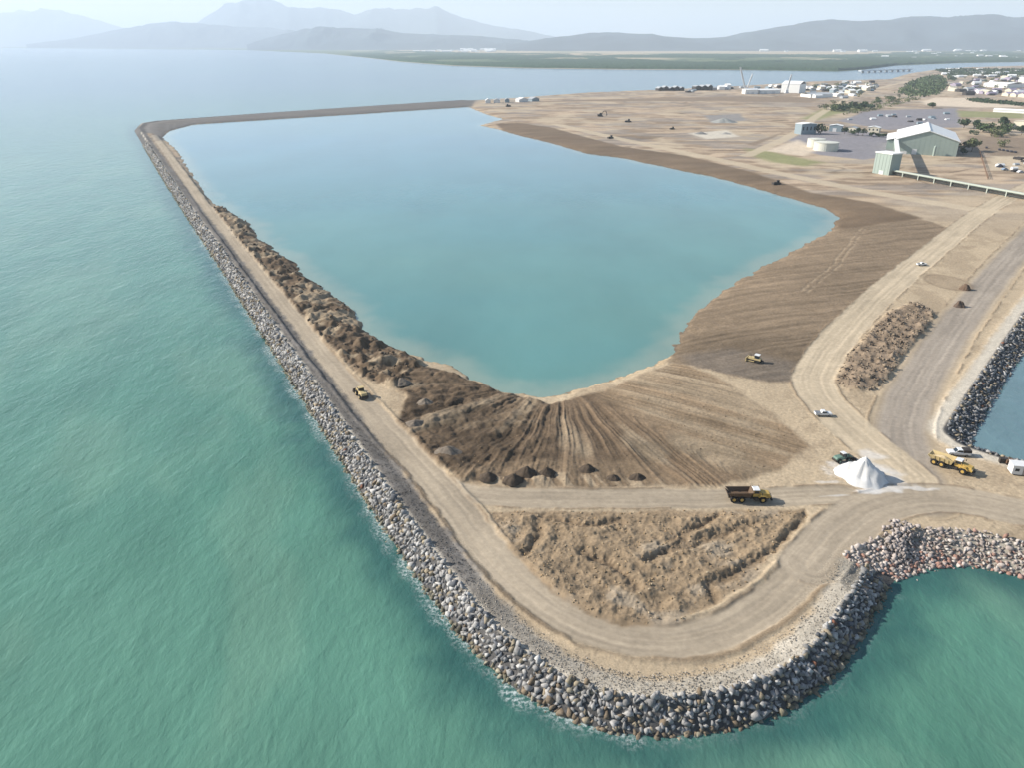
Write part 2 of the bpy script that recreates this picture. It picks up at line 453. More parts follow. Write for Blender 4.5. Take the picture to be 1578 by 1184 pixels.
    tr = sstep(0.35, 0.75, ang)
    ph = (ang * 40 + 1.0 * fbm(x, y, 12, 2, seed=20) + 3 * fbm(x, y, 45, 2, seed=36)) * (1 - tr) + (cross * 1.5 + 1.0 * fbm(x, y, 16, 2, seed=21)) * tr
    rg = ridged(ph, rad * .03, 1.7, 3, .55, seed=34)
    fmask = .35 + .65 * sstep(.38, .6, fbm(x, y, 16, 3, seed=37))
    crs = ridged(x * .8 + y * .3, y * .12 - x * .03, 2.2, 2, seed=38)
    fur = (fbm(ph, rad * .05, 3.2, 3, .6, seed=26) - .5) * 1.6 + (rg - .42) * 2.0 * fmask + (crs - .4) * .8 * (1 - fmask) + (n2 - .5) * .9
    furA = 0.44 * (1 - tr) + 0.18 * tr
    patch = fbm(x, y, 18, 4, seed=22)
    fcol = C['mud'] * (1 - tr)[:, None] + C['fanr'] * tr[:, None]
    fin = fbm(ph * 1.0, rad * .06, .8, 3, .6, seed=33) - .5
    fcol = fcol * np.clip(0.70 + 0.40 * patch + 0.30 * fur + .5 * fin, .28, 1.7)[:, None]
    lite = sstep(.54, .70, .55 * fbm(x, y, 20, 4, seed=23) + .45 * fbm(ph, rad * .03, 5.0, 3, seed=27) + 0.07 * tr)
    fcol = fcol * (1 - 0.65 * lite[:, None]) + (C['soil'] * .92)[None] * (0.65 * lite[:, None]) * (0.9 + .2 * fur)[:, None]
    drk = sstep(.46, .60, .6 * fbm(x * .8, y, 20, 4, seed=24) + .4 * fbm(ph, rad * .03, 6.0, 2, seed=28)) * (1 - .45 * tr)
    fcol = fcol * (1 - .38 * drk)[:, None] * (1 - .18 * sstep(.3, -.3, ang))[:, None]
    paint(wfan, fcol)
    z += wfan * edge * furA * fur * 0.8
    z += wfan * edge * (1 - tr) * 0.35 * (fbm(x, y, 6, 3, seed=25) - .4)
    stp = sstep(-2, 3, sdf(wx, wy, ats([(690, 735), (760, 716), (900, 706), (1010, 712), (1070, 752), (700, 756)])))
    paint(stp * .6, C['fanr'] * .85, .3)
    # left bank heaps
    hp = .5 * ridged(x, y, 9, 4, seed=30) + .9 * np.abs(fbm(x, y, 5.5, 3, seed=35) * 2 - 1) + .1
    mcol = C['mud'][None] * (0.28 + 0.95 * fbm(x, y, 5, 5, .65, seed=31))[:, None]
    tanp = sstep(.52, .62, fbm(x, y, 11, 4, .6, seed=32))
    mcol = mcol * (1 - .75 * tanp[:, None]) + C['soil'][None] * .8 * (.75 * tanp[:, None])
    paint(wml, mcol)
    leftfan = (1 - tr) * sstep(.1, -.35, ang)
    z += np.maximum(wml, wfan * leftfan * .45) * edge * (hp * 3.2 - 0.7 + (n2 - .5) * .9)
    # the ploughed flat to the east
    dF = at(1260, 520) - at(1080, 545); dF.normalize()
    cf = (x - FANC[0]) * dF[1] - (y - FANC[1]) * dF[0]
    phf = cf * 1.25 + 3.0 * fbm(x, y, 30, 3, seed=40)
    ff = np.sin(phf) * .5 + np.sin(phf * 2.7) * .35 + (n2 - .5) * .9
    fs = fbm(cf * 1.0 + 3 * n1, (x * dF[0] + y * dF[1]) * .05, 1.6, 4, .6, seed=42) - .5
    fl = C['flat'][None] * np.clip(0.70 + 0.45 * fbm(x * .5, y, 22, 4, seed=41) + 0.06 * ff + .8 * fs + .3 * (n2 - .5), .3, 1.5)[:, None]
    gm = sstep(6, -2, np.abs(sdf(x, y, ats([(1060, 545), (1130, 540), (1220, 560), (1215, 592), (1140, 582), (1070, 565)])) - 6) - 6) * wfl * .35
    fl = fl * (1 - gm[:, None]) + C['gravel'][None] * .78 * (.7 + .6 * n2)[:, None] * gm[:, None]
    nearm = sstep(305, 270, y)
    fl = fl * (1 - .22 * nearm)[:, None]
    paint(wfl, fl)
    z += wfl * edge * (0.06 * ff + .5 * fs)
    # a double track across the flat
    trk = smooth(ats([(1240, 448), (1264, 428), (1288, 408), (1298, 392), (1330, 352)]))
    ds, _ = line_side(x, y, trk)
    w = wfl * np.exp(-((np.abs(ds + (n1 - .5) * 3) - 1.5) / .6) ** 2) * sstep(.35, .6, n2)
    paint(w * .4, C['soil']); z -= w * .2
    # north bank
    nb = C['mud'][None] * (0.55 + .75 * fbm(x * .35, y, 16, 5, .6, seed=45))[:, None]
    paint(wnb * .92, nb); z += wnb * edge * 0.5 * (fbm(x * .5, y, 10, 3, seed=46) - .5)
    # roads
    rw = np.zeros_like(x)
    for nm, (ln, hw) in ROADS.items():
        if nm in ('link', 'bank'):
            ds, al = line_side(wx, wy, ln)
            w = sstep(hw * 1.15, hw * .75, np.abs(ds))
            paint(w * .8, C['pale'], .08, n1); 
            continue
        ds, al = line_side(x + (wx - x) * .45, y + (wy - y) * .45, ln)
        w = sstep(hw + .8, hw - .5, np.abs(ds))
        rut = fbm(ds * 1.0, al * 0.03, 0.9, 3, seed=50)
        rut2 = np.exp(-((np.abs(ds + .4) - 1.7) / .55) ** 2)
        cc = C['quay'] if nm == 'quay' else (C['pale'] * .95 if nm == 'inner' else C['road'])
        if nm == 'cove': cc = C['road'] * .9 + C['quay'] * .1
        if nm == 'quay':
            mid = sstep(hw, hw * .55, np.abs(ds))
            cc = C['quay'][None] * mid[:, None] + C['soil'][None] * (1 - mid[:, None])
        else:
            cc = np.repeat(cc[None], len(x), 0)
        cc = cc * (0.66 + .52 * rut + .07 * rut2 + .30 * (n1 - .5) + .22 * (n3 - .5) + .16 * (n2 - .5))[:, None]
        paint(w, cc)
        z = z * (1 - w) + w * np.minimum(np.where(dto < 40, Z0, z), Z0 + .05) - w * .05 * rut2
        ed = np.exp(-((np.abs(ds) - (hw + .3)) / .45) ** 2) * sstep(.42, .62, fbm(al, ds * .3, 6, 3, seed=51))
        paint(np.clip(ed * .55, 0, 1), C['mud'], .2); z += .22 * ed
        if nm == 'coast':
            kerb = np.exp(-((ds - (hw + .9)) / .5) ** 2) + np.exp(-((ds + (hw + .9)) / .5) ** 2)
            paint(np.clip(kerb * .75 * (dto < 30) * sstep(20, 10, dto), 0, 1), C['mud'] * .75, .2)
            z += .35 * np.exp(-((np.abs(ds) - (hw + 1.1)) / .6) ** 2) * (dto < 30)
        rw = np.maximum(rw, w)
    zone[rw > .5] = 1
    # rough soil inside the bend
    rz = ridged(x, y, 7.5, 5, seed=60); rz2 = fbm(x, y, 2.2, 4, .6, seed=61); rz3 = ridged(x, y, 2.6, 3, seed=62)
    wrgr = wrg * (1 - rw * .0)
    rc = C['rough'][None] * (0.52 + .48 * rz2 + .36 * fbm(x, y, 9, 3, seed=63) - .12 * sstep(.5, .3, rz3))[:, None]
    grey = sstep(.56, .72, fbm(x, y, 8, 3, seed=64))
    rc = rc * (1 - .28 * grey[:, None]) + (C['gravelw'] * .8)[None] * (.28 * grey[:, None])
    paint(wrgr, rc)
    lump = wrgr * sstep(0, 3.5, srg)
    z += lump * (.9 * (rz - .45) + .8 * (rz2 - .5) + .3 * (rz3 - .4) + 1.1 * (fbm(x, y, 4.5, 3, seed=65) - .5))
    for gi, g in enumerate(GULLIES):
        dg = line_dist(wx + (n2 - .5) * 2, wy + (n4 - .5) * 1.5, g)
        gw = np.exp(-(dg / (0.75 if gi in (3, 4) else 1.25)) ** 2) * sstep(-.5, 1.5, srg)
        z -= gw * (0.55 if gi in (3, 4) else .6)
        if gi not in (3, 4):
            z += .25 * np.exp(-((dg - 2.4) / 1.2) ** 2) * lump
        paint(gw * .5, C['mud'] * .8)  # darkens the gully floors in the colour, standing in for ridge shadows
    zone[(wrg > .5) & (rw < .5)] = 4
    # tyre marks beside the cross road
    mk = sstep(0, 2, sdf(x, y, ats([(830, 725), (1000, 735), (1060, 752), (720, 757), (745, 740)])))
    tk = fbm(x * 1.0 + (y - 190) * .35 + 2.5 * n1, y * .10, 1.5, 3, seed=29)
    z += mk * .35 * (tk - .5); paint(mk * .55 * sstep(.46, .62, tk), C['soil'])
    # rubble heap by the quay road
    wh = sstep(-1, 2.5, shp)
    paint(wh, C['rubble'][None] * (0.6 + .8 * n2)[:, None])
    z += wh * (2.0 * ridged(x, y, 6, 4, seed=70) + 1.3 * n2 - .6)
    # a scraped circle by the dark heaps
    cc0 = at(1461, 435); rr = np.hypot((x - cc0[0]) / 9.5, (y - cc0[1]) / 13.0)
    paint(sstep(1.05, .95, rr) * .45, C['flat'] * 1.1, .1); paint(np.exp(-((rr - 1) / .08) ** 2) * .5, C['mud'])
    # spilled white lime round the stockpile
    for (px_, py_), ra, rb, st in (((1328, 728), 9.5, 9.0, .8), ((1345, 757), 7, 1.6, .8), ((1400, 752), 9, .9, .6), ((1290, 764), 6, .8, .55), ((1338, 700), 4.5, 3.5, .6), ((1276, 742), 4, .8, .5)):
        c0 = at(px_, py_); q = np.hypot((wx - c0[0]) / ra, (wy - c0[1]) / rb)
        paint(sstep(1.25, .5, q + (n2 - .5) * 1.1 + (n1 - .5) * .8) * st * .8, C['white'], .06)
    # beach rim of the lagoon
    bz = sstep(3.4, .6, dlag + (n1 - .5) * 4) * (dlag > -1) * (sdf(x, y, ats([(765, 190), (770, 205), (1300, 350), (1350, 300), (1000, 200)])) < 0)
    bz = bz * (1 - wfl) * (1 - .85 * wml) * (1 - wnb)
    paint(bz * .75, C['beach'], .12)
    paint(sstep(.9, .1, dlag) * .6, C['mudd'], .1)
    zone[((wfan > .5) | (wml > .5) | (wfl > .5) | (wnb > .5)) & (rw < .5)] = 2
    # breakwater: armour core, crest and gravel
    gb = sstep(12.6, 10.6, dto + (n2 - .5) * 2.5 + 2.2 * np.clip((x + 12) / 30, 0, 1))
    side = np.clip((x + 12) / 30, 0, 1)                                 # berm colour runs from dark grey in the west to pale in the east
    gcol = C['gravel'] * (1 - side)[:, None] * .46 + C['gravelw'] * side[:, None] * .76
    gcol = gcol * (1 + (n4 - .5) * (.8 - .5 * side))[:, None] * (1 + .35 * sstep(.5, .7, n1))[:, None]
    paint(gb * .9, gcol)
    paint(np.exp(-((dto - 5.4) / .7) ** 2) * .9, C['gravelw'], .15)
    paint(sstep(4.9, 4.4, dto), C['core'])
    gbb = sstep(12.5, 9.5, dba + (n2 - .5) * 2) * (dto > 14)
    paint(gbb * .95, C['gravelw'][None] * (.8 + .35 * n4)[:, None])
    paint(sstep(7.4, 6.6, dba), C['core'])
    wc = sstep(11.0, 9.0, dco + (n2 - .5) * 2) * (dto > 6)
    paint(wc, C['gravelw'] * .62)
    arm = sstep(-6, 4, sdf(x, y, ats([(200, 203), (238, 184), (500, 164), (735, 150), (722, 171), (560, 183), (300, 199), (268, 207), (246, 216), (236, 205)]))) * (dlag > .5)
    armn = fbm(dto, x * .02, 5, 3, seed=17)
    paint(arm * .9, (C['gravel'] * .52)[None] * (.7 + .6 * armn)[:, None] * (1 + .5 * np.exp(-((dto - 16) / 3) ** 2))[:, None])
    zone[(dto < 13) & ins] = 3
    zone[(dba < 11) & ins & (dto > 13)] = 5
    zone[(dco < 10) & ins & (dto > 7) & (zone != 5)] = 6
    z = z + (n4 - .5) * .12 * (rw < .5)
    keep = ((dland > -5) & (dba > -5) & (dlag > -6))
    return z, col, zone, keep

# ------------------------------------------------------------------ ground mesh: a fan of cells, fine near, coarse far
def radii(r0, r1, k, cap):
    out = [r0]
    while out[-1] < r1:
        r = out[-1]
        ppm = F0 * CAM_Z / (r * r + CAM_Z ** 2)
        out.append(r + max(min(k / ppm, (cap * .5 if r < 1800 else cap * 1.5) * r), 0.3))
    return np.array(out)
rad_ = radii(78, 5200, 1.05, 0.008)
ang_ = np.radians(np.linspace(-31, 49, 1000))
RR, AA = np.meshgrid(rad_, ang_, indexing='ij')
gx = (RR * np.sin(AA)).ravel(); gy = (RR * np.cos(AA)).ravel()
coarse = sdf(gx, gy, LAND) > -6
idx = np.nonzero(coarse)[0]
zz = np.full(gx.shape, -9.0); cc = np.zeros((len(gx), 3)); zo = np.zeros(gx.shape, np.int8); kp = np.zeros(gx.shape, bool)
for ch in np.array_split(idx, 8):
    a, b, c_, d_ = terrain(gx[ch], gy[ch])
    zz[ch] = a; cc[ch] = b; zo[ch] = c_; kp[ch] = d_
na = len(ang_)
I, J = np.meshgrid(np.arange(len(rad_) - 1), np.arange(na - 1), indexing='ij')
q0 = (I * na + J).ravel()
quads = np.stack([q0, q0 + 1, q0 + na + 1, q0 + na], 1)
qk = kp[quads].all(1)
quads = quads[qk]
qz = zo[quads[:, 0]]
GV = np.stack([gx, gy, zz], 1)
def ground_z(x, y):
    return float(terrain(np.array([float(x)]), np.array([float(y)]))[0][0])
ground_mat = col_mat('earth', .30, 1.1, .6, .3, .9)
def cut(name, ids, m):
    f = quads[np.isin(qz, ids)]
    u, inv = np.unique(f, return_inverse=True)
    return link(name, np_mesh(name, GV[u], inv.reshape(f.shape), np.clip(cc[u], 0, .9)), m)
tag(cut('ground', [0], ground_mat), kind='structure')
tag(cut('haul_road', [1], col_mat('road_dirt', .17, .7, .3, .08, 1.2)), kind='structure')
tag(cut('mud_flat', [2], ground_mat), kind='structure')
tag(cut('rough_soil', [4], ground_mat), kind='structure')
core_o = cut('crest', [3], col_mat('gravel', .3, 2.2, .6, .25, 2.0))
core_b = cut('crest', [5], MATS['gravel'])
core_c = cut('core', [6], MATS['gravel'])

# ------------------------------------------------------------------ water
def water_mat(name, rough, bump, scales, col_scale):
    m, nt, bs = new_mat(name)
    at_ = nt.nodes.new('ShaderNodeAttribute'); at_.attribute_name = 'Col'
    geo = nt.nodes.new('ShaderNodeNewGeometry')
    mp = nt.nodes.new('ShaderNodeMapping'); mp.inputs['Rotation'].default_value = (0, 0, R(28)); mp.inputs['Scale'].default_value = (1, .5, 1)
    nt.links.new(geo.outputs['Position'], mp.inputs['Vector'])
    no = nt.nodes.new('ShaderNodeTexNoise'); no.inputs['Scale'].default_value = col_scale; no.inputs['Detail'].default_value = 6
    nt.links.new(mp.outputs[0], no.inputs['Vector'])
    mr = nt.nodes.new('ShaderNodeMapRange'); mr.inputs['From Min'].default_value = .3; mr.inputs['From Max'].default_value = .7
    mr.inputs['To Min'].default_value = .90; mr.inputs['To Max'].default_value = 1.10
    nt.links.new(no.outputs['Fac'], mr.inputs['Value'])
    mx = nt.nodes.new('ShaderNodeMix'); mx.data_type = 'RGBA'; mx.blend_type = 'MULTIPLY'; mx.inputs['Factor'].default_value = 1
    nt.links.new(at_.outputs['Color'], mx.inputs['A']); nt.links.new(mr.outputs['Result'], mx.inputs['B'])
    nt.links.new(mx.outputs['Result'], bs.inputs['Base Color'])
    prev = None
    for s, d in scales:
        n = nt.nodes.new('ShaderNodeTexNoise'); n.inputs['Scale'].default_value = s; n.inputs['Detail'].default_value = 4
        n.inputs['Distortion'].default_value = .4
        nt.links.new(mp.outputs[0], n.inputs['Vector'])
        b = nt.nodes.new('ShaderNodeBump'); b.inputs['Strength'].default_value = bump; b.inputs['Distance'].default_value = d
        nt.links.new(n.outputs['Fac'], b.inputs['Height'])
        if prev: nt.links.new(prev, b.inputs['Normal'])
        prev = b.outputs['Normal']
    nt.links.new(prev, bs.inputs['Normal'])
    bs.inputs['Roughness'].default_value = rough
    bs.inputs['IOR'].default_value = 1.33
    bs.inputs['Specular IOR Level'].default_value = .5
    return m
sr = np.concatenate([[0.5, 20, 40], np.geomspace(60, 70000, 420)])
sa = np.radians(np.linspace(-80, 80, 380))
SR, SA = np.meshgrid(sr, sa, indexing='ij')
sx = (SR * np.sin(SA)).ravel(); sy = (SR * np.cos(SA)).ravel()
dsh = np.minimum(line_dist(sx, sy, TOE), line_dist(sx, sy, COVE)); dbs = line_dist(sx, sy, BASIN, True)
deep = lin(88, 142, 122, .63); shal = lin(108, 157, 136, .63); dark = lin(50, 100, 98, .60); bay = lin(122, 154, 160, .58)
n_a = fbm(sx, sy, 60, 4, seed=80); n_b = fbm(sx, sy, 7, 3, seed=81)
sc_ = deep[None] * (1 - n_a[:, None]) + shal[None] * n_a[:, None]
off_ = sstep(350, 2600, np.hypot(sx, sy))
sc_ = sc_ * (1 - off_[:, None]) + lin(98, 134, 158, .56)[None] * off_[:, None]  # bluer with distance: sky reflection put into the water colour
plume = sstep(.50, .70, fbm(sx + sy * .3, sy * .45, 26, 5, .6, seed=82)) * (1 - off_)
sc_ = sc_ * (1 - .45 * plume[:, None]) + lin(128, 170, 146, .60)[None] * .45 * plume[:, None]
wdk = sstep(17, 1, dsh + (n_b - .5) * 12) * .8
sc_ = sc_ * (1 - wdk[:, None]) + dark[None] * wdk[:, None]
inb = in_poly(sx, sy, BASIN)
sc_ = np.where(inb[:, None], bay[None], sc_)  # basin water painted bluer for the sky it reflects
n_ = len(sa)
I, J = np.meshgrid(np.arange(len(sr) - 1), np.arange(n_ - 1), indexing='ij'); q0 = (I * n_ + J).ravel()
sq = np.stack([q0, q0 + 1, q0 + n_ + 1, q0 + n_], 1)
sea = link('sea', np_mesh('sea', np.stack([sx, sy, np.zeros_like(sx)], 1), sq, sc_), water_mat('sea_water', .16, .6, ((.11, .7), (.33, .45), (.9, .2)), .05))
tag(sea, kind='structure')

lr = radii(150, 1700, 3.0, .02); la = np.radians(np.linspace(-30, 40, 300))
LR, LA = np.meshgrid(lr, la, indexing='ij'); lx = (LR * np.sin(LA)).ravel(); ly = (LR * np.cos(LA)).ravel()
dl = sdf(lx, ly, LAG)
I, J = np.meshgrid(np.arange(len(lr) - 1), np.arange(len(la) - 1), indexing='ij'); q0 = (I * len(la) + J).ravel()
lq = np.stack([q0, q0 + 1, q0 + len(la) + 1, q0 + len(la)], 1)
lq = lq[(dl[lq] > -5).all(1)]
ln_ = sstep(330, 1000, ly)[:, None]  # northern lagoon bluer: reflected sky mixed into its colour
lc = (lin(112, 164, 158, .59)[None] * (1 - ln_) + lin(98, 150, 172, .57)[None] * ln_) * (.90 + .20 * fbm(lx, ly * .6, 110, 5, seed=85))[:, None] * (1 + (fbm(lx * .5, ly, 70, 4, seed=87) - .5)[:, None] * np.array([[.25, .06, -.08]]))
wl = sstep(16, 1, dl + (fbm(lx, ly, 10, 3, seed=86) - .5) * 12) * .55
lc = lc * (1 - wl[:, None]) + lin(176, 186, 168, .62)[None] * wl[:, None]
u, inv = np.unique(lq, return_inverse=True)
lag = link('lagoon', np_mesh('lagoon', np.stack([lx, ly, np.full_like(lx, ZL)], 1)[u], inv.reshape(lq.shape), lc[u]), water_mat('lagoon_water', .12, .35, ((.22, .15), (.6, .12), (1.6, .06)), .02))
tag(lag, kind='structure')
# ------------------------------------------------------------------ far shore, hills, haze
def px_dir(px, py):
    u = (px - W0 / 2) / F0; v = (H0 / 2 - py) / F0
    return Vector((u, math.cos(PITCH) + v * math.sin(PITCH), -math.sin(PITCH) + v * math.cos(PITCH)))
SHORE = [(-700, 72.5), (0, 73.5), (250, 75), (380, 76.5), (500, 82), (560, 88), (620, 95), (700, 101), (800, 104.5), (950, 106.5), (1150, 107.5), (1290, 109.5), (1330, 107), (1380, 100.5), (1480, 96.5), (1578, 95), (1800, 92), (2500, 90)]
def shore_pt(px):
    return at(px, np.interp(px, [p[0] for p in SHORE], [p[1] for p in SHORE]), 0)
cols_px = np.concatenate([np.linspace(-700, 300, 60), np.linspace(310, 1578, 420), np.linspace(1590, 2500, 50)])
fr = np.array([shore_pt(p)[:2] for p in cols_px])
tt = np.concatenate([np.linspace(1, 4.4, 120), np.geomspace(4.5, 14, 30)])
PX = (fr[None, :, :] * tt[:, None, None])
far_x = PX[..., 0].ravel(); far_y = PX[..., 1].ravel()
tr_ = np.repeat(tt, len(cols_px)); pxr = np.tile(cols_px, len(tt))
nA = fbm(far_x, far_y, 900, 5, seed=101); nB = fbm(far_x, far_y, 250, 4, seed=102)
pg = lin(132, 140, 96, .62); pt = lin(206, 186, 150, .62); pd = lin(92, 112, 74, .62)
w_t = sstep(.40, .52, nA + .22 * sstep(1.9, 2.3, tr_) * sstep(4.0, 3.0, tr_) - .12) * sstep(1.4, 1.8, tr_)
fc = pd[None] * (1 - nB[:, None]) + pg[None] * nB[:, None]
fc = fc * (1 - w_t[:, None]) + pt[None] * w_t[:, None]
wsh = sstep(1.02, 1.0, tr_) * sstep(420, 600, pxr) * sstep(1250, 1000, pxr)
fc = fc * (1 - wsh[:, None]) + lin(225, 205, 175, .65)[None] * wsh[:, None]
nc = len(cols_px)
I, J = np.meshgrid(np.arange(len(tt) - 1), np.arange(nc - 1), indexing='ij'); q0 = (I * nc + J).ravel()
fq = np.stack([q0, q0 + 1, q0 + nc + 1, q0 + nc], 1)
fz = 1.6 * sstep(1.0, 1.01, tr_) + .05
tag(link('coastal_plain', np_mesh('coastal_plain', np.stack([far_x, far_y, fz], 1), fq, fc), col_mat('plain', .1, .01, 0)), kind='structure')

# mangroves: a canopy of clumps along the far shore
mg_px = np.linspace(520, 1600, 620); fr2 = np.array([shore_pt(p)[:2] for p in mg_px])
t2 = np.concatenate([np.linspace(1.012, 1.5, 60), np.linspace(1.52, 2.3, 40)])
MX = fr2[None] * t2[:, None, None]; mx_ = MX[..., 0].ravel(); my_ = MX[..., 1].ravel()
mt_ = np.repeat(t2, len(mg_px)); mp_ = np.tile(mg_px, len(t2))
clump = rng.random(len(mx_)) * .6 + fbm(mx_, my_, 60, 3, seed=111) * .7
clr = sstep(.46, .56, fbm(mx_, my_ * .5, 500, 4, seed=112) + .25 * sstep(1.35, 1.0, mt_) + .05)
edge_ = sstep(1.010, 1.02, mt_) * sstep(520, 640, mp_) * sstep(1600, 1560, mp_)
mz = 1.0 + (4.5 + 6.5 * clump) * clr * edge_ - 3 * (1 - clr)
mc = lin(70, 92, 62, .6)[None] * (.7 + .6 * rng.random(len(mx_)))[:, None] * (1 + .25 * fbm(mx_, my_, 300, 3, seed=113))[:, None]
nn_ = len(mg_px)
I, J = np.meshgrid(np.arange(len(t2) - 1), np.arange(nn_ - 1), indexing='ij'); q0 = (I * nn_ + J).ravel()
mq = np.stack([q0, q0 + 1, q0 + nn_ + 1, q0 + nn_], 1)
mq = mq[(mz[mq] > 1.2).any(1)]
u, inv = np.unique(mq, return_inverse=True)
tag(link('mangrove_forest', np_mesh('mangrove_forest', np.stack([mx_, my_, mz], 1)[u], inv.reshape(mq.shape), mc[u], smooth_=False), col_mat('mangrove', .15, .1, 0)),
    'low green mangrove forest along the far shore', kind='stuff')

def ridge(name, pts, D, front, seed, rgb):
    xs = np.linspace(pts[0][0], pts[-1][0], 190)
    ys = np.interp(xs, [p[0] for p in pts], [p[1] for p in pts])
    rows = np.concatenate([np.linspace(0, 1, 22), np.linspace(1.12, 2, 6)])
    V = []; h = []
    for px, py in zip(xs, ys):
        d = px_dir(px, py); q = D / d.y
        top = CAM_Z + d.z * q
        h.append(top); V.append((d.x * q, D))
    V = np.array(V); h = np.array(h)
    px_ = np.tile(xs, len(rows)); tr = np.repeat(rows, len(xs)); hh = np.tile(h, len(rows))
    yy = D - front * (1 - tr) ; xx = np.tile(V[:, 0], len(rows)) * yy / D
    prof = np.where(tr <= 1, sstep(0, 1, tr) ** 1.15, sstep(2, 1, tr))
    sp = ridged(xx, yy * .55, front * .38, 5, seed=seed)
    hh = hh * (1 + .16 * (fbm(xx, yy * 0, D * .03, 5, .6, seed=seed + 7) - .5))
    zz_ = hh * (prof + (sp - .45) * 2.2 * prof * np.abs(1 - tr) ) + (fbm(xx, yy, 700, 4, seed=seed + 1) - .5) * hh * .12 * np.minimum(1, prof * 3) - 2
    c = lin(rgb[0] * .78, rgb[1] * .82, rgb[2] * 1.15, .55)[None] * (.35 + 1.3 * fbm(xx, yy, 500, 4, seed=seed + 2))[:, None]  # hill green shifted towards blue, distance haze put into the colour
    n = len(xs); I, J = np.meshgrid(np.arange(len(rows) - 1), np.arange(n - 1), indexing='ij'); q0 = (I * n + J).ravel()
    f = np.stack([q0, q0 + 1, q0 + n + 1, q0 + n], 1)
    return tag(link(name, np_mesh(name, np.stack([xx, yy, zz_], 1), f, c), col_mat('hillside', .15, .004, 0)), kind='structure')
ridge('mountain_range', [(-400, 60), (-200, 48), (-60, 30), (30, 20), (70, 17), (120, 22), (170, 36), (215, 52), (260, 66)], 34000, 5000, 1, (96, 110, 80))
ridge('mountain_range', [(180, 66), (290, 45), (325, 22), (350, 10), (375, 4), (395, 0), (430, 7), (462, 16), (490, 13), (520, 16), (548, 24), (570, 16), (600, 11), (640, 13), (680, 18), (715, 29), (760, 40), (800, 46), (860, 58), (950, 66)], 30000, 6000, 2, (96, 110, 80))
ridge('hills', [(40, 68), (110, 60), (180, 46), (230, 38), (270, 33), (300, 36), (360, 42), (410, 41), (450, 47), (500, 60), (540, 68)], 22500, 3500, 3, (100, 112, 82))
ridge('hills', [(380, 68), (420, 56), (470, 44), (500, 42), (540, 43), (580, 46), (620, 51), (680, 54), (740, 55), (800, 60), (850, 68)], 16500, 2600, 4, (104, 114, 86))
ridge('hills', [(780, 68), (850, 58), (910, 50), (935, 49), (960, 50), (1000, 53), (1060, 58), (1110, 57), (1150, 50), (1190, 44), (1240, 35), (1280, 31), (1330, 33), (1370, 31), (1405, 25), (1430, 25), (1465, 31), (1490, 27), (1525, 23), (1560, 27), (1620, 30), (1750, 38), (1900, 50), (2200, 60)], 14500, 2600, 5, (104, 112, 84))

hz = MB().box(-76000, 76000, -3000, 76000, -7, 1640).mesh('haze')
hm = bpy.data.materials.new('haze_air'); hm.use_nodes = True
for n in list(hm.node_tree.nodes): hm.node_tree.nodes.remove(n)
ho = hm.node_tree.nodes.new('ShaderNodeOutputMaterial'); hv = hm.node_tree.nodes.new('ShaderNodeVolumePrincipled')
hv.inputs['Color'].default_value = (.77, .875, 1.0, 1); hv.inputs['Density'].default_value = 6.2e-5; hv.inputs['Anisotropy'].default_value = .12
hm.node_tree.links.new(hv.outputs[0], ho.inputs['Volume'])
tag(link('haze', hz, hm), 'pale blue sea haze over the bay', kind='stuff')

# ------------------------------------------------------------------ rock revetments
def along(pts, step):
    seg = np.diff(pts, axis=0); L = np.hypot(seg[:, 0], seg[:, 1]); cum = np.concatenate([[0], np.cumsum(L)])
    s = np.arange(0, cum[-1], step)
    p = np.stack([np.interp(s, cum, pts[:, 0]), np.interp(s, cum, pts[:, 1])], 1)
    tg = np.gradient(p, axis=0); tg /= np.linalg.norm(tg, axis=1)[:, None] + 1e-9
    return p, np.stack([-tg[:, 1], tg[:, 0]], 1)
def rock_rows(pts, d0, d1, step, jit, slope, seed, lift=.1):
    r = np.random.default_rng(seed); out = []
    p, n = along(pts, step)
    for d in np.arange(d0, d1, step * .82):
        m = len(p)
        dj = d + r.uniform(-jit, jit, m) * step; sj = r.uniform(-.5, .5, (m, 1)) * step
        tg = np.stack([n[:, 1], -n[:, 0]], 1)
        q = p + n * dj[:, None] + tg * sj
        z = np.maximum(dj, -1.2) * slope + lift
        out.append(np.column_stack([q, z, dj]))
    return np.vstack(out)
def pick(r, n, cols, w):
    k = r.choice(len(cols), n, p=np.array(w) / sum(w))
    return np.array([lin(*c, .62) for c in cols])[k] * r.uniform(.82, 1.16, (n, 1))
GREY = [(160, 158, 155), (186, 183, 179), (216, 213, 208), (178, 164, 140), (146, 130, 110), (150, 108, 88), (120, 122, 126)]
r1 = np.random.default_rng(21)
toe_s = smooth(TOE, 2)
rocks = rock_rows(toe_s, -.5, 4.8, .92, .45, .80, 5, .0)
dist = np.hypot(rocks[:, 0], rocks[:, 1])
rocks = rocks[dist < 1000]; dist = dist[dist < 1000]
thin = (dist < 420) | (r1.random(len(dist)) < .6)
rocks = rocks[thin]; dist = dist[thin]
rsize = np.where(dist < 420, r1.uniform(.5, 1.0, len(rocks)), r1.uniform(.7, 1.1, len(rocks)))
big = (r1.random(len(rocks)) < .12); rsize[big] *= 1.4
rcol = pick(r1, len(rocks), GREY, [4, 5, 3.4, 2.2, .7, .06, 1.6])
low = rocks[:, 3] < .5
rcol[low] = pick(r1, low.sum(), [(150, 142, 120), (132, 126, 108), (172, 164, 144)], [2, 2, 1])
rock_mat = col_mat('armour_rock', .28, 1.6, .55, .15, 2.2, .9, .12)
bw = tag(empty('rock_breakwater', (*at(1000, 1070, 0)[:2], 0)), 'long grey boulder breakwater with gravel crest curving round the point', 'breakwater')
def adopt(o, p):
    o.parent = p; o.matrix_parent_inverse = Matrix.Translation(-Vector(p.location)); return o
adopt(core_o, bw)
order = np.argsort(dist - rsize * 6)
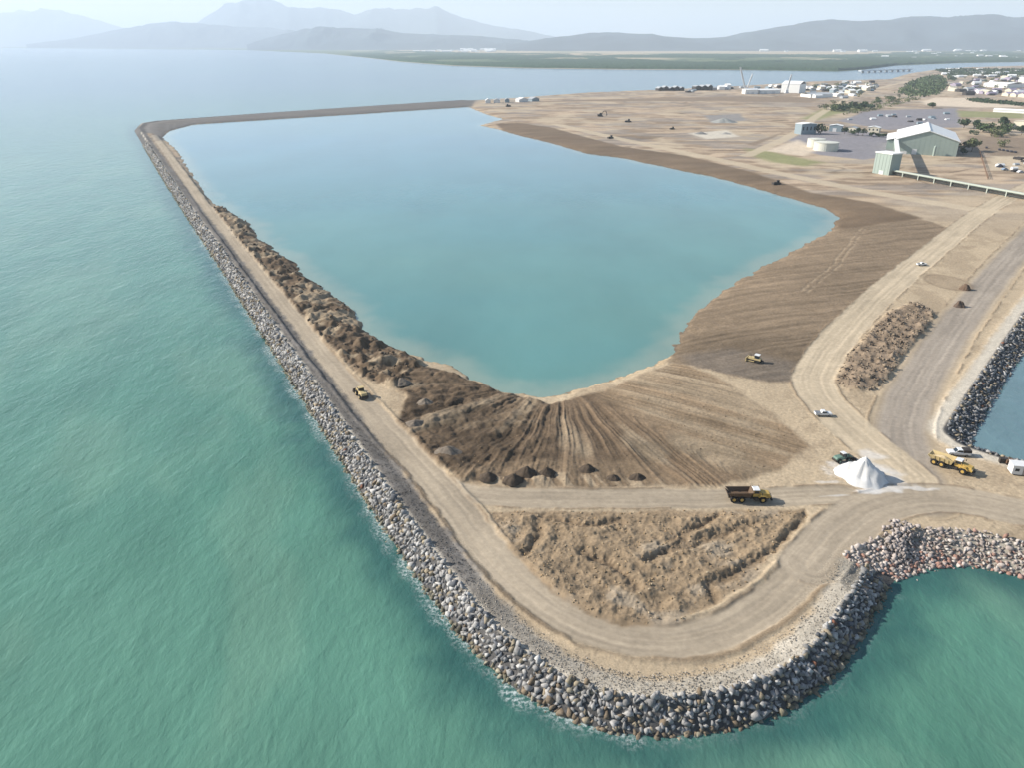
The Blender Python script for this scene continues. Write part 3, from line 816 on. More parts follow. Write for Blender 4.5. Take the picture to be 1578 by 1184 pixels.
pick_i = order[rocks[order, 3] > -.4][:300]
rest = np.ones(len(rocks), bool); rest[pick_i] = False
near = rest & (dist < 330); farr = rest & ~near
for nm, msk, sub in (('boulders', near, 2), ('boulders', farr, 1)):
    o = link(nm, scatter_mesh(nm, rocks[msk, :3], rsize[msk], rcol[msk], sub, 31 + sub), rock_mat)
    adopt(o, bw); o['kind'] = 'stuff'
def single_stones(parent, pos, size, cols, seed, name='stone', sub=2, nshape=16, ncol=9):
    r = np.random.default_rng(seed)
    shapes = rock_shapes(sub, nshape, seed, .78)
    cset = cols[r.choice(len(cols), ncol, replace=False)]
    ms = {}
    for p, s, c in zip(pos, size, cols):
        k = int(r.integers(nshape)); j = int(np.argmin(((cset - c) ** 2).sum(1)))
        if (k, j) not in ms:
            me = np_mesh(name, shapes[k][0], shapes[k][1], np.repeat(cset[j][None], len(shapes[k][0]), 0), smooth_=False); me.materials.append(rock_mat); ms[k, j] = me
        o = bpy.data.objects.new(name, ms[k, j]); COL.objects.link(o)
        o.parent = parent; o.location = Vector(p) - Vector(parent.location)
        o.rotation_euler = (r.uniform(-.6, .6), r.uniform(-.6, .6), r.uniform(0, 6.28)); o.scale = (s, s, s)
single_stones(bw, rocks[pick_i, :3], rsize[pick_i], rcol[pick_i], 41)

# small gravel on the crest and inner berm
def berm(pts, d0, d1, n, zf, smin, smax, seed, cols, w, maxd):
    r = np.random.default_rng(seed)
    p, nr = along(pts, .5)
    dd = np.hypot(p[:, 0], p[:, 1]); ok = np.nonzero(dd < maxd)[0]
    wgt = 1 / dd[ok]; wgt /= wgt.sum()
    k = r.choice(ok, n, p=wgt); d = r.uniform(d0, d1, n)
    q = p[k] + nr[k] * d[:, None] + r.uniform(-.6, .6, (n, 2))
    z = zf(d) + .02
    return np.column_stack([q, z]), r.uniform(smin, smax, n), pick(r, n, cols, w), d
prof_o = lambda d: np.minimum(Z0 + .9 * (1 - sstep(6.2, 12.5, d)), .80 * d)
gp, gs, gc, gd = berm(toe_s, 4.6, 10.8, 9000, prof_o, .06, .2, 51, [(128, 126, 124), (108, 106, 106), (150, 146, 140)], [4, 4, 1.2], 480)
crest_ = np.abs(gd - 5.4) < .7
gc[crest_] = pick(r1, crest_.sum(), [(222, 212, 196), (204, 194, 178)], [2, 1])
eastw = gp[:, 0] > -8
gc[eastw] = pick(r1, eastw.sum(), [(208, 197, 180), (196, 186, 172), (182, 172, 160)], [4, 3, 1.4])
gs = gs * np.where(r1.random(len(gs)) < .05, 1.7, 1)
o = adopt(link('gravel', scatter_mesh('gravel', gp, gs, gc, 1, 52), rock_mat), bw); o['kind'] = 'stuff'

# cove revetment
cv = tag(empty('rock_revetment', (*at(1470, 850, 0)[:2], 0)), 'pale pink and rust coloured rubble slope above the green cove', 'revetment')
adopt(core_c, cv)
cove_s = smooth(COVE, 2)
rk = rock_rows(cove_s, -.4, 10.4, .84, .45, .30, 61, .08)
rk = rk[(rk[:, 0] < 150)]
dl_ = line_dist(rk[:, 0], rk[:, 1], TOE)
rk = rk[dl_ > 4.0]
r2 = np.random.default_rng(62); ns = len(rk)
sz = r2.uniform(.42, .8, ns) * np.where(r2.random(ns) < .1, 1.45, 1)
cl = pick(r2, ns, [(214, 202, 192), (196, 182, 172), (172, 160, 154), (232, 224, 214), (150, 132, 122)], [4, 4, 2, 1.5, 1.6])
red = r2.random(ns) < np.interp(rk[:, 3], [0, 1.5, 4, 6], [.5, .45, .14, .02])
cl[red] = pick(r2, red.sum(), [(190, 154, 140), (176, 138, 122), (202, 172, 158)], [2, 1.5, 2])
od = np.argsort(np.hypot(rk[:, 0], rk[:, 1]) - sz * 40)[:260]
rest = np.ones(ns, bool); rest[od] = False
o = adopt(link('boulders', scatter_mesh('boulders', rk[rest, :3], sz[rest], cl[rest], 1, 63), rock_mat), cv); o['kind'] = 'stuff'
single_stones(cv, rk[od, :3], sz[od], cl[od], 64)
# the tip where cove and breakwater meet: a heap of dumped rock
tip = tag(empty('rock_heap', (*at(1376, 850, 2)[:2], 1.5)), 'steep heap of dumped grey rock where cove and breakwater meet', 'rock heap')
tc = [at(1392, 812), at(1384, 842), at(1390, 872, 1.2)]
tp = []
for i in range(300):
    a = tc[r2.integers(0, 2)]; b = tc[r2.integers(1, 3)]; f_ = r2.random()
    q = a.lerp(b, f_); ox, oy = r2.normal(0, 1.5, 2)
    h = max(0, 1.9 - .42 * math.hypot(ox, oy)) * (1 - .35 * f_)
    tp.append((q.x + ox, q.y + oy, q.z + h - .2))
tp = np.array(tp); tz = terrain(tp[:, 0], tp[:, 1])[0]; tp[:, 2] = np.maximum(tz, -.2) + (tp[:, 2] - 2.4).clip(.0, 1.2)
tcl = pick(r2, len(tp), [(206, 194, 186), (170, 160, 154), (140, 132, 130), (190, 178, 170)], [4, 2, 1, 3])
tsz = r2.uniform(.42, .85, len(tp))
od = np.argsort(-tsz)[:120]; rest = np.ones(len(tp), bool); rest[od] = False
o = adopt(link('rubble', scatter_mesh('rubble', tp[rest], tsz[rest], tcl[rest], 1, 66), rock_mat), tip); o['kind'] = 'stuff'
single_stones(tip, tp[od], tsz[od], tcl[od], 67)

# basin revetment
bs_ = tag(empty('rock_revetment', (*at(1530, 610, 0)[:2], 0)), 'dark shaded boulder slope with pale gravel crest beside the harbour basin', 'revetment')
adopt(core_b, bs_)
bl = np.vstack([BASIN[-4:], BASIN[:5]]); bl = smooth(bl, 1)
rk = rock_rows(bl, -.5, 7.0, 1.15, .4, .50, 71, .1); rk = rk[np.hypot(rk[:, 0], rk[:, 1]) < 700]
ns = len(rk); sz = r2.uniform(.6, 1.1, ns); cl = pick(r2, ns, GREY, [4, 3, 1, 2, 1, .2, 4])
dn = np.hypot(rk[:, 0], rk[:, 1]); od = np.argsort(dn - sz * 10)[:150]; rest = np.ones(ns, bool); rest[od] = False
o = adopt(link('boulders', scatter_mesh('boulders', rk[rest, :3], sz[rest], cl[rest], 1, 72), rock_mat), bs_); o['kind'] = 'stuff'
single_stones(bs_, rk[od, :3], sz[od], cl[od], 73, sub=1)

# foam where the swell meets the breakwater
fp, fn = along(toe_s, .55)
ok = np.hypot(fp[:, 0], fp[:, 1]) < 520; fp = fp[ok]; fn = fn[ok]
offs = np.linspace(-4.2, .6, 12)
FV = (fp[:, None] + fn[:, None] * offs[None, :, None])
fxx = FV[..., 0].ravel(); fyy = FV[..., 1].ravel(); fo = np.tile(offs, len(fp))
side = np.clip(1 - (fxx - 15) / 25, .2, 1)
fa = sstep(-4.2, -.2, fo - (fbm(fxx, fyy, 5, 3, seed=90) - .5) * 5) * side * sstep(.28, .5, fbm(fxx, fyy, 9, 3, seed=91))
n = len(offs); I, J = np.meshgrid(np.arange(len(fp) - 1), np.arange(n - 1), indexing='ij'); q0 = (I * n + J).ravel()
fm = np_mesh('foam', np.stack([fxx, fyy, np.full_like(fxx, .03)], 1), np.stack([q0, q0 + n, q0 + n + 1, q0 + 1], 1), np.repeat(fa[:, None], 3, 1))
m, nt, bsd = new_mat('foam')
a_ = nt.nodes.new('ShaderNodeAttribute'); a_.attribute_name = 'Col'
g_ = nt.nodes.new('ShaderNodeNewGeometry'); n_1 = nt.nodes.new('ShaderNodeTexNoise'); n_1.inputs['Scale'].default_value = 1.3; n_1.inputs['Detail'].default_value = 7; n_1.inputs['Roughness'].default_value = .7
nt.links.new(g_.outputs['Position'], n_1.inputs['Vector'])
mr = nt.nodes.new('ShaderNodeMapRange'); mr.inputs['From Min'].default_value = .45; mr.inputs['From Max'].default_value = .62
nt.links.new(n_1.outputs['Fac'], mr.inputs['Value'])
mu = nt.nodes.new('ShaderNodeMath'); mu.operation = 'MULTIPLY'; nt.links.new(mr.outputs['Result'], mu.inputs[0]); nt.links.new(a_.outputs['Fac'], mu.inputs[1])
m2 = nt.nodes.new('ShaderNodeMath'); m2.operation = 'MULTIPLY'; m2.inputs[1].default_value = .7; nt.links.new(mu.outputs[0], m2.inputs[0])
nt.links.new(m2.outputs[0], bsd.inputs['Alpha']); bsd.inputs['Base Color'].default_value = (.62, .7, .68, 1); bsd.inputs['Roughness'].default_value = .8
tag(link('foam', fm, m), 'thin white foam where the swell meets the boulders', kind='stuff')

# ------------------------------------------------------------------ loose soil and rubble
def in_region(poly, n, r):
    lo = poly.min(0); hi = poly.max(0); q = r.uniform(lo, hi, (n * 4, 2))
    return q[sdf(q[:, 0], q[:, 1], poly) > .3][:n]
def lumps(name, poly, n, smin, smax, cols, w, seed, label, rise=.0):
    r = np.random.default_rng(seed); q = in_region(poly, n, r)
    z = terrain(q[:, 0], q[:, 1])[0]
    s = smin + (smax - smin) * r.random(len(q)) ** 3
    me = scatter_mesh(name, np.column_stack([q, z + s * .15 + rise]), s, pick(r, len(q), cols, w), 1, seed + 1, .7)
    return tag(link(name, me, rock_mat), label, kind='stuff')
lumps('soil_clods', ROUGH, 1500, .10, .42, [(200, 174, 138), (184, 156, 120), (212, 192, 162)], [4, 3, 2], 201, 'tan soil clods strewn over the rough ground inside the bend')
lumps('mud_clods', MUDL, 1300, .25, 1.2, [(110, 96, 80), (90, 80, 70), (140, 120, 96)], [3, 2, 1], 203, 'dark mud clods along the lagoon bank')
lumps('mud_clods', FAN, 1100, .08, .3, [(150, 128, 102), (124, 106, 86), (170, 146, 116)], [3, 2, 1], 205, 'small mud clods over the furrowed lagoon shore')
q_ = in_region(HEAP, 900, np.random.default_rng(207)); hz_ = terrain(q_[:, 0], q_[:, 1])[0]
r3 = np.random.default_rng(208); s_ = .2 + .65 * r3.random(len(q_)) ** 2
rh = link('rubble_heap', scatter_mesh('rubble_heap', np.column_stack([q_, hz_ + s_ * .2]), s_, pick(r3, len(q_), [(150, 134, 114), (122, 106, 90), (170, 152, 130), (102, 88, 76)], [3, 3, 2, 1]), 1, 209), rock_mat)
tag(rh, 'long heap of grey brown broken rubble beside the quay road', 'rubble heap')
# ------------------------------------------------------------------ heaps
def cone(name, loc, rx, ry, h, rgb, seed, label, cat='heap', group=None, sharp=1.0, rough=.25, m=None, fluted=0.0):
    nr, na_ = 14, 40
    t = np.linspace(0, 1, nr); a = np.linspace(0, 2 * np.pi, na_, endpoint=False)
    T, A = np.meshgrid(t, a, indexing='ij')
    lob = 1 + (fbm(np.cos(A) * 2 + seed * 3.1, np.sin(A) * 2, 1.0, 2, seed=seed) - .5) * .5 + fluted * .12 * np.sin(A * 7 + seed)
    X = T * np.cos(A) * rx * lob; Y = T * np.sin(A) * ry * lob
    Zh = h * (1 - T ** sharp) + rough * h * (fbm(X, Y, max(rx, ry) * .35, 4, seed=seed + 1) - .5) * np.minimum(1, 4 * (1 - T)) * np.minimum(1, .3 + T * 2)
    Zh = Zh + fluted * h * .10 * np.sin(A * 7 + 2 * np.sin(A * 3)) * T * (1 - T) * 4 - .12 * T
    v = np.stack([X, Y, Zh], -1).reshape(-1, 3)
    f = []
    for i in range(nr - 1):
        for j in range(na_):
            f.append((i * na_ + j, (i + 1) * na_ + j, (i + 1) * na_ + (j + 1) % na_, i * na_ + (j + 1) % na_))
    o = link(name, np_mesh(name, v, f, np.repeat(lin(*rgb, .66)[None], len(v), 0) * (.85 + .3 * fbm(v[:, 0], v[:, 1], rx * .3, 3, seed=seed + 2))[:, None]), m or ground_mat)
    o.location = loc
    return tag(o, label, cat, group)
def on(px, py, z=None):
    p = at(px, py); 
    p.z = ground_z(p.x, p.y) if z is None else z
    q = at(px, py, p.z); q.z = ground_z(q.x, q.y) if z is None else z
    return q
lime = mat('lime', (232, 230, 226), .95, var=.16, scale=.55, k=.72)
cone('stockpile', on(1328, 735), 6.1, 6.5, 6.0, (240, 239, 236), 5, 'tall white lime stockpile at the road junction', 'stockpile', m=lime, rough=.55, sharp=.92, fluted=.2)
hs = [((752, 736), 2.0, 1.2, 'dark soil heap at the west end of the row beside the cross road'), ((791, 741), 2.3, 1.6, 'second dark soil heap from the west end of the row beside the cross road'),
      ((812, 729), 2.2, 1.5, 'dark soil heap set back behind the second one of the row'), ((842, 730), 1.9, 1.4, 'dark brown soil heap in the middle of the row beside the cross road'),
      ((905, 724), 1.8, 1.3, 'soil heap standing farthest from the cross road in the row'), ((945, 738), 1.6, .9, 'low dark soil heap, second from the east end of the row'), ((983, 737), 1.9, 1.0, 'low dark soil heap at the east end of the row')]
for i, ((px, py), r_, h_, lb) in enumerate(hs):
    cone('soil_heap', on(px, py), r_ * 1.25, r_ * 1.1, h_ * 1.35, (92, 80, 68), 20 + i, lb, 'soil heap', 'dark soil heaps beside the cross road', rough=.4)
cone('soil_heap', on(1487, 446), 2.6, 2.6, 2.8, (118, 98, 82), 31, 'dark brown soil heap by the scraped circle beside the quay road', 'soil heap', rough=.7, sharp=1.4)
cone('soil_heap', on(1478, 472), 2.5, 2.5, 2.7, (110, 94, 82), 32, 'dark brown soil heap at the edge of the quay road, south of the scraped circle', 'soil heap', rough=.7, sharp=1.4)
cone('gravel_heap', on(1115, 188), 19, 15, 6.5, (172, 172, 166), 33, 'broad grey gravel heap on the northern ground', 'gravel heap', rough=.2)
cone('gravel_heap', on(1080, 206), 9, 6, 3.0, (150, 148, 144), 34, 'small grey gravel heap south of the broad one', 'gravel heap', rough=.3)
cone('gravel_heap', on(1118, 206), 8, 6, 2.4, (190, 184, 174), 35, 'small pale gravel heap east of the small grey one', 'gravel heap', rough=.3)
for i, (px, py) in enumerate(((640, 655), (690, 695), (655, 622), (618, 590))):
    cone('mud_mound', on(px, py), 4.2 - .4 * i, 3.2, 1.7, (138, 126, 112), 40 + i,
         ('pale grey mud mound beside the coast road, third from its bend', 'pale grey mud mound beside the coast road, nearest its bend', 'elongated mud mound between the loader clearing and the furrows', 'mud mound at the edge of the loader clearing')[i], 'mud mound', rough=.5)

# ------------------------------------------------------------------ machines
YEL = mat('machine_yellow', (212, 176, 96), .6, var=.16); TANY = mat('dusty_yellow', (212, 190, 140), .6, var=.12)
BLK = mat('rubber', (42, 40, 40), .85, var=.2); DRK = mat('dark_steel', (66, 60, 56), .6, var=.2); WHT = mat('white_paint', (240, 240, 238), .4, var=.04)
GLS = mat('dark_glass', (40, 52, 62), .08, spec=.6, var=.05); TRAYB = mat('worn_tray', (112, 92, 74), .6, var=.25, scale=3); GRNP = mat('green_paint', (112, 140, 126), .6, var=.2)
LMP = mat('lamp_glass', (235, 235, 225), .2); SILV = mat('grey_steel', (165, 165, 165), .4, metal=.5); RUST = mat('rust_paint', (138, 108, 86), .7)
def wheel(parent, x, y, r, w, rim_m, sgn):
    t = empty('wheel', (x, y, r)); t.parent = parent
    MB().tube((0, -w / 2, 0), (0, w / 2, 0), r, n=16).build('tyre', BLK, t, bevel=r * .12)
    MB().tube((0, sgn * w * .30, 0), (0, sgn * (w * .5 + .03), 0), r * .55, r * .45, n=12).build('rim', rim_m, t)
    return t
def dump_truck(label, loc, rz, tray_m, body_m, art=0.0):
    o = tag(empty('dump_truck', loc, rz), label, 'dump truck', 'dump trucks on the haul roads')
    # tractor unit
    MB().box(.4, 5.0, -.75, .75, .75, 1.35).build('front_chassis', DRK, o)
    MB().prism([(2.4, 1.2), (5.3, 1.15), (5.5, 1.6), (5.1, 2.35), (2.4, 2.75)], -.95, .95).build('bonnet', body_m, o, bevel=.08)
    for s in (-1, 1):
        MB().prism([(2.2, 1.7), (2.5, 2.15), (3.9, 2.15), (4.4, 1.75), (4.4, 1.55), (3.8, 1.95), (2.6, 1.95), (2.3, 1.6)], s * 1.25 - .42, s * 1.25 + .42).build('mudguard', body_m, o)
        MB().box(5.30, 5.42, s * .7 - .16, s * .7 + .16, 1.75, 2.0).build('headlight', LMP, o)
        MB().bar((2.55, s * 1.0, 3.0), (2.9, s * 1.75, 3.0), .06, .06).box(2.85, 2.95, s * 1.75 - .15, s * 1.75 + .15, 2.6, 3.2).build('mirror', DRK, o)
        MB().box(1.3, 2.0, s * 1.35 - .2, s * 1.35 + .2, .7, 1.5).build('step', DRK, o)
    MB().box(5.46, 5.60, -.7, .7, 1.2, 1.75).build('grille', DRK, o)
    MB().box(5.35, 5.85, -1.35, 1.35, .7, 1.1).build('bumper', DRK, o, bevel=.05)
    MB().prism([(.9, 1.5), (2.5, 1.5), (2.6, 2.6), (2.35, 3.35), (1.0, 3.35)], -.95, .95).build('cab', body_m, o, bevel=.06)
    MB().prism([(2.62, 2.62), (2.66, 2.62), (2.42, 3.27), (2.38, 3.27)], -.82, .82).build('windscreen', GLS, o)
    for s in (-1, 1):
        MB().prism([(1.15, 2.45), (2.45, 2.45), (2.3, 3.2), (1.15, 3.2)], s * .96 - .02, s * .96 + .02).build('side_window', GLS, o)
    MB().box(.85, 2.55, -1.05, 1.05, 3.37, 3.52, .08, .08).build('cab_roof', WHT, o)
    MB().tube((1.0, .75, 3.3), (1.0, .75, 3.9), .08).build('exhaust', DRK, o)
    for s in (-1, 1): wheel(o, 3.35, s * 1.28, .92, .72, body_m, s)
    # trailer unit with tipping tray
    MB().box(-5.0, .6, -.6, .6, .85, 1.4).build('rear_chassis', DRK, o)
    MB().tube((.3, 0, 1.1), (.9, 0, 1.1), .45, n=10).build('articulation_joint', DRK, o)
    for x in (-1.9, -3.85):
        for s in (-1, 1): wheel(o, x, s * 1.28, .92, .72, body_m, s)
    tr = empty('tray', (0, 0, 0)); tr.parent = o
    zf, zt = 1.55, 3.0
    MB().prism([(-4.4, zf), (.15, zf), (.35, zf + .16), (-4.5, zf + .16)], -1.25, 1.25).build('tray_floor', tray_m, tr)
    for s in (-1, 1):
        m_ = MB(); y0, y1 = s * 1.25, s * 1.68
        m_.poly([(-4.4, y0, zf), (.2, y0, zf), (.75, y1, zt), (-5.6, y1, zt - .15), (-4.4, y0 - s * .12, zf), (.2, y0 - s * .12, zf), (.75, y1 - s * .12, zt), (-5.6, y1 - s * .12, zt - .15)],
                [(0, 1, 2, 3), (7, 6, 5, 4), (0, 4, 5, 1), (1, 5, 6, 2), (2, 6, 7, 3), (3, 7, 4, 0)])
        for k in range(4):
            x = -3.9 + k * 1.15; m_.bar((x, s * 1.32, zf + .05), (x - .1, s * 1.74, zt - .15), .14, .12)
        m_.build('tray_side', tray_m, tr)
    MB().poly([(.15, -1.25, zf), (.15, 1.25, zf), (.7, 1.66, zt + .25), (.7, -1.66, zt + .25), (.27, -1.25, zf), (.27, 1.25, zf), (.85, 1.66, zt + .25), (.85, -1.66, zt + .25)],
              [(0, 1, 2, 3), (7, 6, 5, 4), (0, 4, 5, 1), (1, 5, 6, 2), (2, 6, 7, 3), (3, 7, 4, 0)]).build('headboard', tray_m, tr)
    MB().poly([(-4.4, -1.25, zf + .05), (-4.4, 1.25, zf + .05), (-5.6, 1.66, zf + .95), (-5.6, -1.66, zf + .95), (-4.5, -1.25, zf - .07), (-4.5, 1.25, zf - .07), (-5.72, 1.66, zf + .85), (-5.72, -1.66, zf + .85)],
              [(0, 1, 2, 3), (7, 6, 5, 4), (0, 4, 5, 1), (1, 5, 6, 2), (2, 6, 7, 3), (3, 7, 4, 0)]).build('tail_ramp', tray_m, tr)
    return o
def head(p, q):
    d = at(*q) - at(*p); return math.atan2(d.y, d.x)
dump_truck('yellow dump truck with empty dark tray on the cross road', on(1152, 771), head((1120, 771), (1185, 772)), TRAYB, YEL)
t2_ = dump_truck('yellow dump truck with tan tray of soil beside the causeway', on(1464, 722), head((1437, 712), (1492, 731)), TANY, YEL)
ld = cone('soil_load', (0, 0, 0), 2.6, 1.3, .9, (206, 186, 150), 61, 'tan soil load in the tray of the dump truck near the causeway', 'soil load', rough=.2)
ld.location = t2_.matrix_basis @ Vector((-2.2, 0, 2.15)); ld.rotation_euler = t2_.rotation_euler

def wheel_loader(label, loc, rz, paint, roof, group=None, s=1.0):
    o = tag(empty('wheel_loader', loc, rz), label, 'wheel loader', group); o.scale = (s, s, s)
    MB().prism([(-3.4, 1.0), (-.2, .9), (-.2, 2.2), (-1.2, 2.4), (-3.2, 2.2), (-3.5, 1.7)], -1.0, 1.0).build('engine_cover', paint, o, bevel=.08)
    MB().box(-.2, 2.2, -.7, .7, .9, 1.7).build('front_frame', paint, o)
    MB().box(-3.75, -3.3, -1.15, 1.15, .7, 1.5).build('counterweight', DRK, o, bevel=.06)
    c = MB().prism([(-.9, 1.6), (.55, 1.6), (.65, 2.4), (.4, 3.3), (-.9, 3.3)], -.8, .8).build('cab', DRK, o)
    for y in (-.82, .82): MB().prism([(-.75, 2.0), (.5, 2.0), (.35, 3.15), (-.75, 3.15)], y - .02, y + .02).build('window', GLS, c)
    MB().box(-1.0, .6, -.9, .9, 3.31, 3.45).build('cab_roof', roof, o)
    for y in (-.6, .6):
        MB().bar((.9, y, 1.9), (2.6, y, 1.9), .22, .4).bar((2.6, y, 1.9), (3.7, y, .8), .22, .4).build('lift_arm', paint, o)
    b = MB()
    b.prism([(3.5, .12), (4.9, .08), (4.9, .18), (3.7, .28), (3.55, .9), (3.9, 1.5), (3.8, 1.55), (3.4, .95)], -1.5, 1.5)
    for y in (-1.5, 1.42): b.prism([(3.5, .12), (4.9, .1), (4.0, 1.5), (3.45, .9)], y, y + .08)
    b.build('bucket', DRK, o)
    for x in (-2.2, 1.4):
        for sg in (-1, 1): wheel(o, x, sg * 1.15, .85, .62, paint, sg)
    return o
wheel_loader('dusty yellow wheel loader in the clearing beside the coast road', on(557, 611), head((562, 616), (546, 597)), TANY, TANY)
wheel_loader('green and white wheel loader tucked behind the white lime stockpile', on(1298, 711), head((1290, 712), (1310, 708)), GRNP, WHT, s=.8)

def bulldozer(label, loc, rz, paint, roof, group=None, s=1.0):
    o = tag(empty('bulldozer', loc, rz), label, 'bulldozer', group); o.scale = (s, s, s)
    for y in (-1.05, 1.05):
        MB().prism([(-2.0, .0), (1.9, .0), (2.4, .45), (2.1, .9), (-1.9, .9), (-2.4, .5)], y - .3, y + .3).build('track', BLK, o)
    MB().prism([(.1, .7), (2.3, .7), (2.3, 1.6), (.1, 1.75)], -.65, .65).build('bonnet', paint, o, bevel=.06)
    MB().box(-2.2, .1, -.8, .8, .7, 1.5).build('rear_body', paint, o, bevel=.06)
    c = MB().box(-1.4, .1, -.75, .75, 1.5, 2.7).build('cab', GLS, o)
    MB().box(-1.6, .25, -.9, .9, 2.72, 2.9).build('cab_roof', roof, o)
    MB().prism([(2.75, .1), (2.95, .1), (2.8, .7), (3.0, 1.35), (2.8, 1.35), (2.62, .7)], -1.9, 1.9).build('blade', paint, o)
    for y in (-1.45, 1.45): MB().bar((-.2, y, .55), (2.75, y, .45), .16, .25).build('push_arm', paint, o)
    MB().tube((1.5, .35, 1.6), (1.5, .35, 2.5), .07).build('exhaust', DRK, o)
    MB().bar((-2.2, 0, 1.0), (-3.0, 0, .9), .3, .3).bar((-3.0, 0, 1.1), (-3.15, 0, .1), .16, .2).build('ripper', DRK, o)
    return o
bulldozer('pale yellow bulldozer working on the grey mud of the east flat', on(1163, 557), head((1172, 558), (1150, 553)), TANY, WHT)
def excavator(label, loc, rz, paint, reach=1.0, group=None, s=1.0):
    o = tag(empty('excavator', loc, rz), label, 'excavator', group); o.scale = (s, s, s)
    for y in (-1.1, 1.1):
        MB().prism([(-2.0, .0), (2.0, .0), (2.4, .45), (2.1, .9), (-2.1, .9), (-2.4, .45)], y - .32, y + .32).build('track', BLK, o)
    MB().tube((0, 0, .7), (0, 0, 1.1), .8, n=14).build('turntable', DRK, o)
    MB().box(-2.6, 1.3, -1.35, 1.35, 1.1, 2.1).build('house', paint, o, bevel=.08)
    MB().box(-.2, 1.5, .35, 1.3, 2.1, 3.0).build('cab', GLS, o); MB().box(-.3, 1.55, .3, 1.35, 3.02, 3.12).build('cab_roof', paint, o)
    MB().bar((1.0, -.2, 1.8), (3.4, -.2, 4.8), .4, .5).bar((3.4, -.2, 4.8), (5.6, -.2, 4.6), .38, .45).build('boom', paint, o)
    MB().bar((5.5, -.2, 4.7), (6.6, -.2, 2.0), .3, .4).build('stick', paint, o)
    MB().prism([(6.2, 1.9), (6.9, 1.9), (6.7, .9), (5.9, .6), (5.7, .8), (6.3, 1.2)], -.8, .4).build('bucket', DRK, o)
    return o
excavator('small dark excavator with raised boom on the northern ground', on(925, 179), R(20), DRK, s=1.7)
bulldozer('dark bulldozer on the northern ground east of the excavator', on(968, 188), R(160), DRK, DRK, s=1.6)
bulldozer('dark bulldozer at the top of the lagoon bank', on(941, 213), R(200), DRK, DRK, s=1.3)
bulldozer('dark bulldozer near the white sheds at the end of the far breakwater', on(783, 164), R(10), DRK, DRK, s=1.7)
bulldozer('dark bulldozer low on the east lagoon bank', on(1197, 284), R(185), DRK, DRK, s=1.2)
bulldozer('small dark bulldozer on the pale northern ground near the gravel heaps', on(1036, 199), R(185), DRK, DRK, s=1.2)

def pickup(label, loc, rz, paint, bed, s=1.0, canopy=False):
    o = tag(empty('pickup_truck', loc, rz), label, 'pickup truck'); o.scale = (s, s, s)
    MB().prism([(-2.6, .5), (2.5, .5), (2.6, .95), (2.4, 1.1), (1.0, 1.2), (-2.6, 1.15)], -.92, .92).build('body', paint, o, bevel=.05)
    c = MB().prism([(-.75, 1.16), (1.05, 1.16), (.45, 1.8), (-.65, 1.8)], -.8, .8).build('cab', paint, o, bevel=.04)
    MB().prism([(1.08, 1.2), (1.12, 1.2), (.53, 1.74), (.49, 1.74)], -.72, .72).build('windscreen', GLS, c)
    for y in (-.81, .81): MB().prism([(-.65, 1.22), (.9, 1.22), (.4, 1.72), (-.58, 1.72)], y - .02, y + .02).build('window', GLS, c)
    if canopy: MB().box(-2.62, -.78, -.94, .94, 1.17, 1.85, .06, .06).build('canopy', bed, o)
    else: MB().box(-2.55, -.85, -.95, .95, 1.16, 1.24).build('tray', bed, o)
    for x in (-1.6, 1.65):
        for sg in (-1, 1): wheel(o, x, sg * .82, .38, .26, SILV, sg)
    for y in (-.65, .65): MB().box(2.5, 2.62, y - .18, y + .18, .75, .92).build('headlight', LMP, o)
    return o
pickup('white pickup truck parked on the bare ground west of the rubble heap', on(1268, 641), R(-2), WHT, SILV, 1.0)
pickup('white pickup truck with dark canopy parked on the causeway edge', on(1476, 702), R(172), WHT, DRK, 1.15, True)
pickup('white pickup truck on the inner track beside the ploughed flat', on(1420, 409), R(5), WHT, SILV, 1.0)
def pump(label, px, py, m_):
    o = tag(empty('pump_unit', on(px, py), R(-15)), label, 'pump', 'dark pump units beside the white hut')
    MB().box(-1.0, 1.0, -.6, .6, .35, 1.5).build('housing', m_, o, bevel=.06)
    for x in (-.9, .7): MB().box(x, x + .2, -.65, .65, 0, .36).build('skid', BLK, o)
    MB().tube((.5, .2, 1.5), (.5, .2, 2.0), .08).build('exhaust', SILV, o)
    MB().tube((1.0, 0, .8), (1.5, 0, .8), .2).build('outlet', SILV, o)
pump('dark pump unit beside the white hut, farther from the hut', 1545, 714, DRK)
pump('dark pump unit beside the white hut, next to its wall', 1555, 716, RUST)
h = tag(empty('site_hut', on(1574, 730), R(-12)), 'white portable site hut at the causeway edge', 'site hut')
MB().box(-3, 3, -1.5, 1.5, .3, 2.8).build('wall', WHT, h); MB().box(-3.15, 3.15, -1.65, 1.65, 2.82, 2.98).build('roof', WHT, h)
for x in (-2.4, 2.0): MB().box(x, x + .4, -1.3, 1.3, 0, .29).build('footing', DRK, h)
MB().box(-.5, .5, -1.56, -1.5, .35, 2.35).build('door', SILV, h)
for x in (-1.9, 1.9): MB().box(x - .5, x + .5, -1.55, -1.5, 1.3, 2.1).build('window', GLS, h)

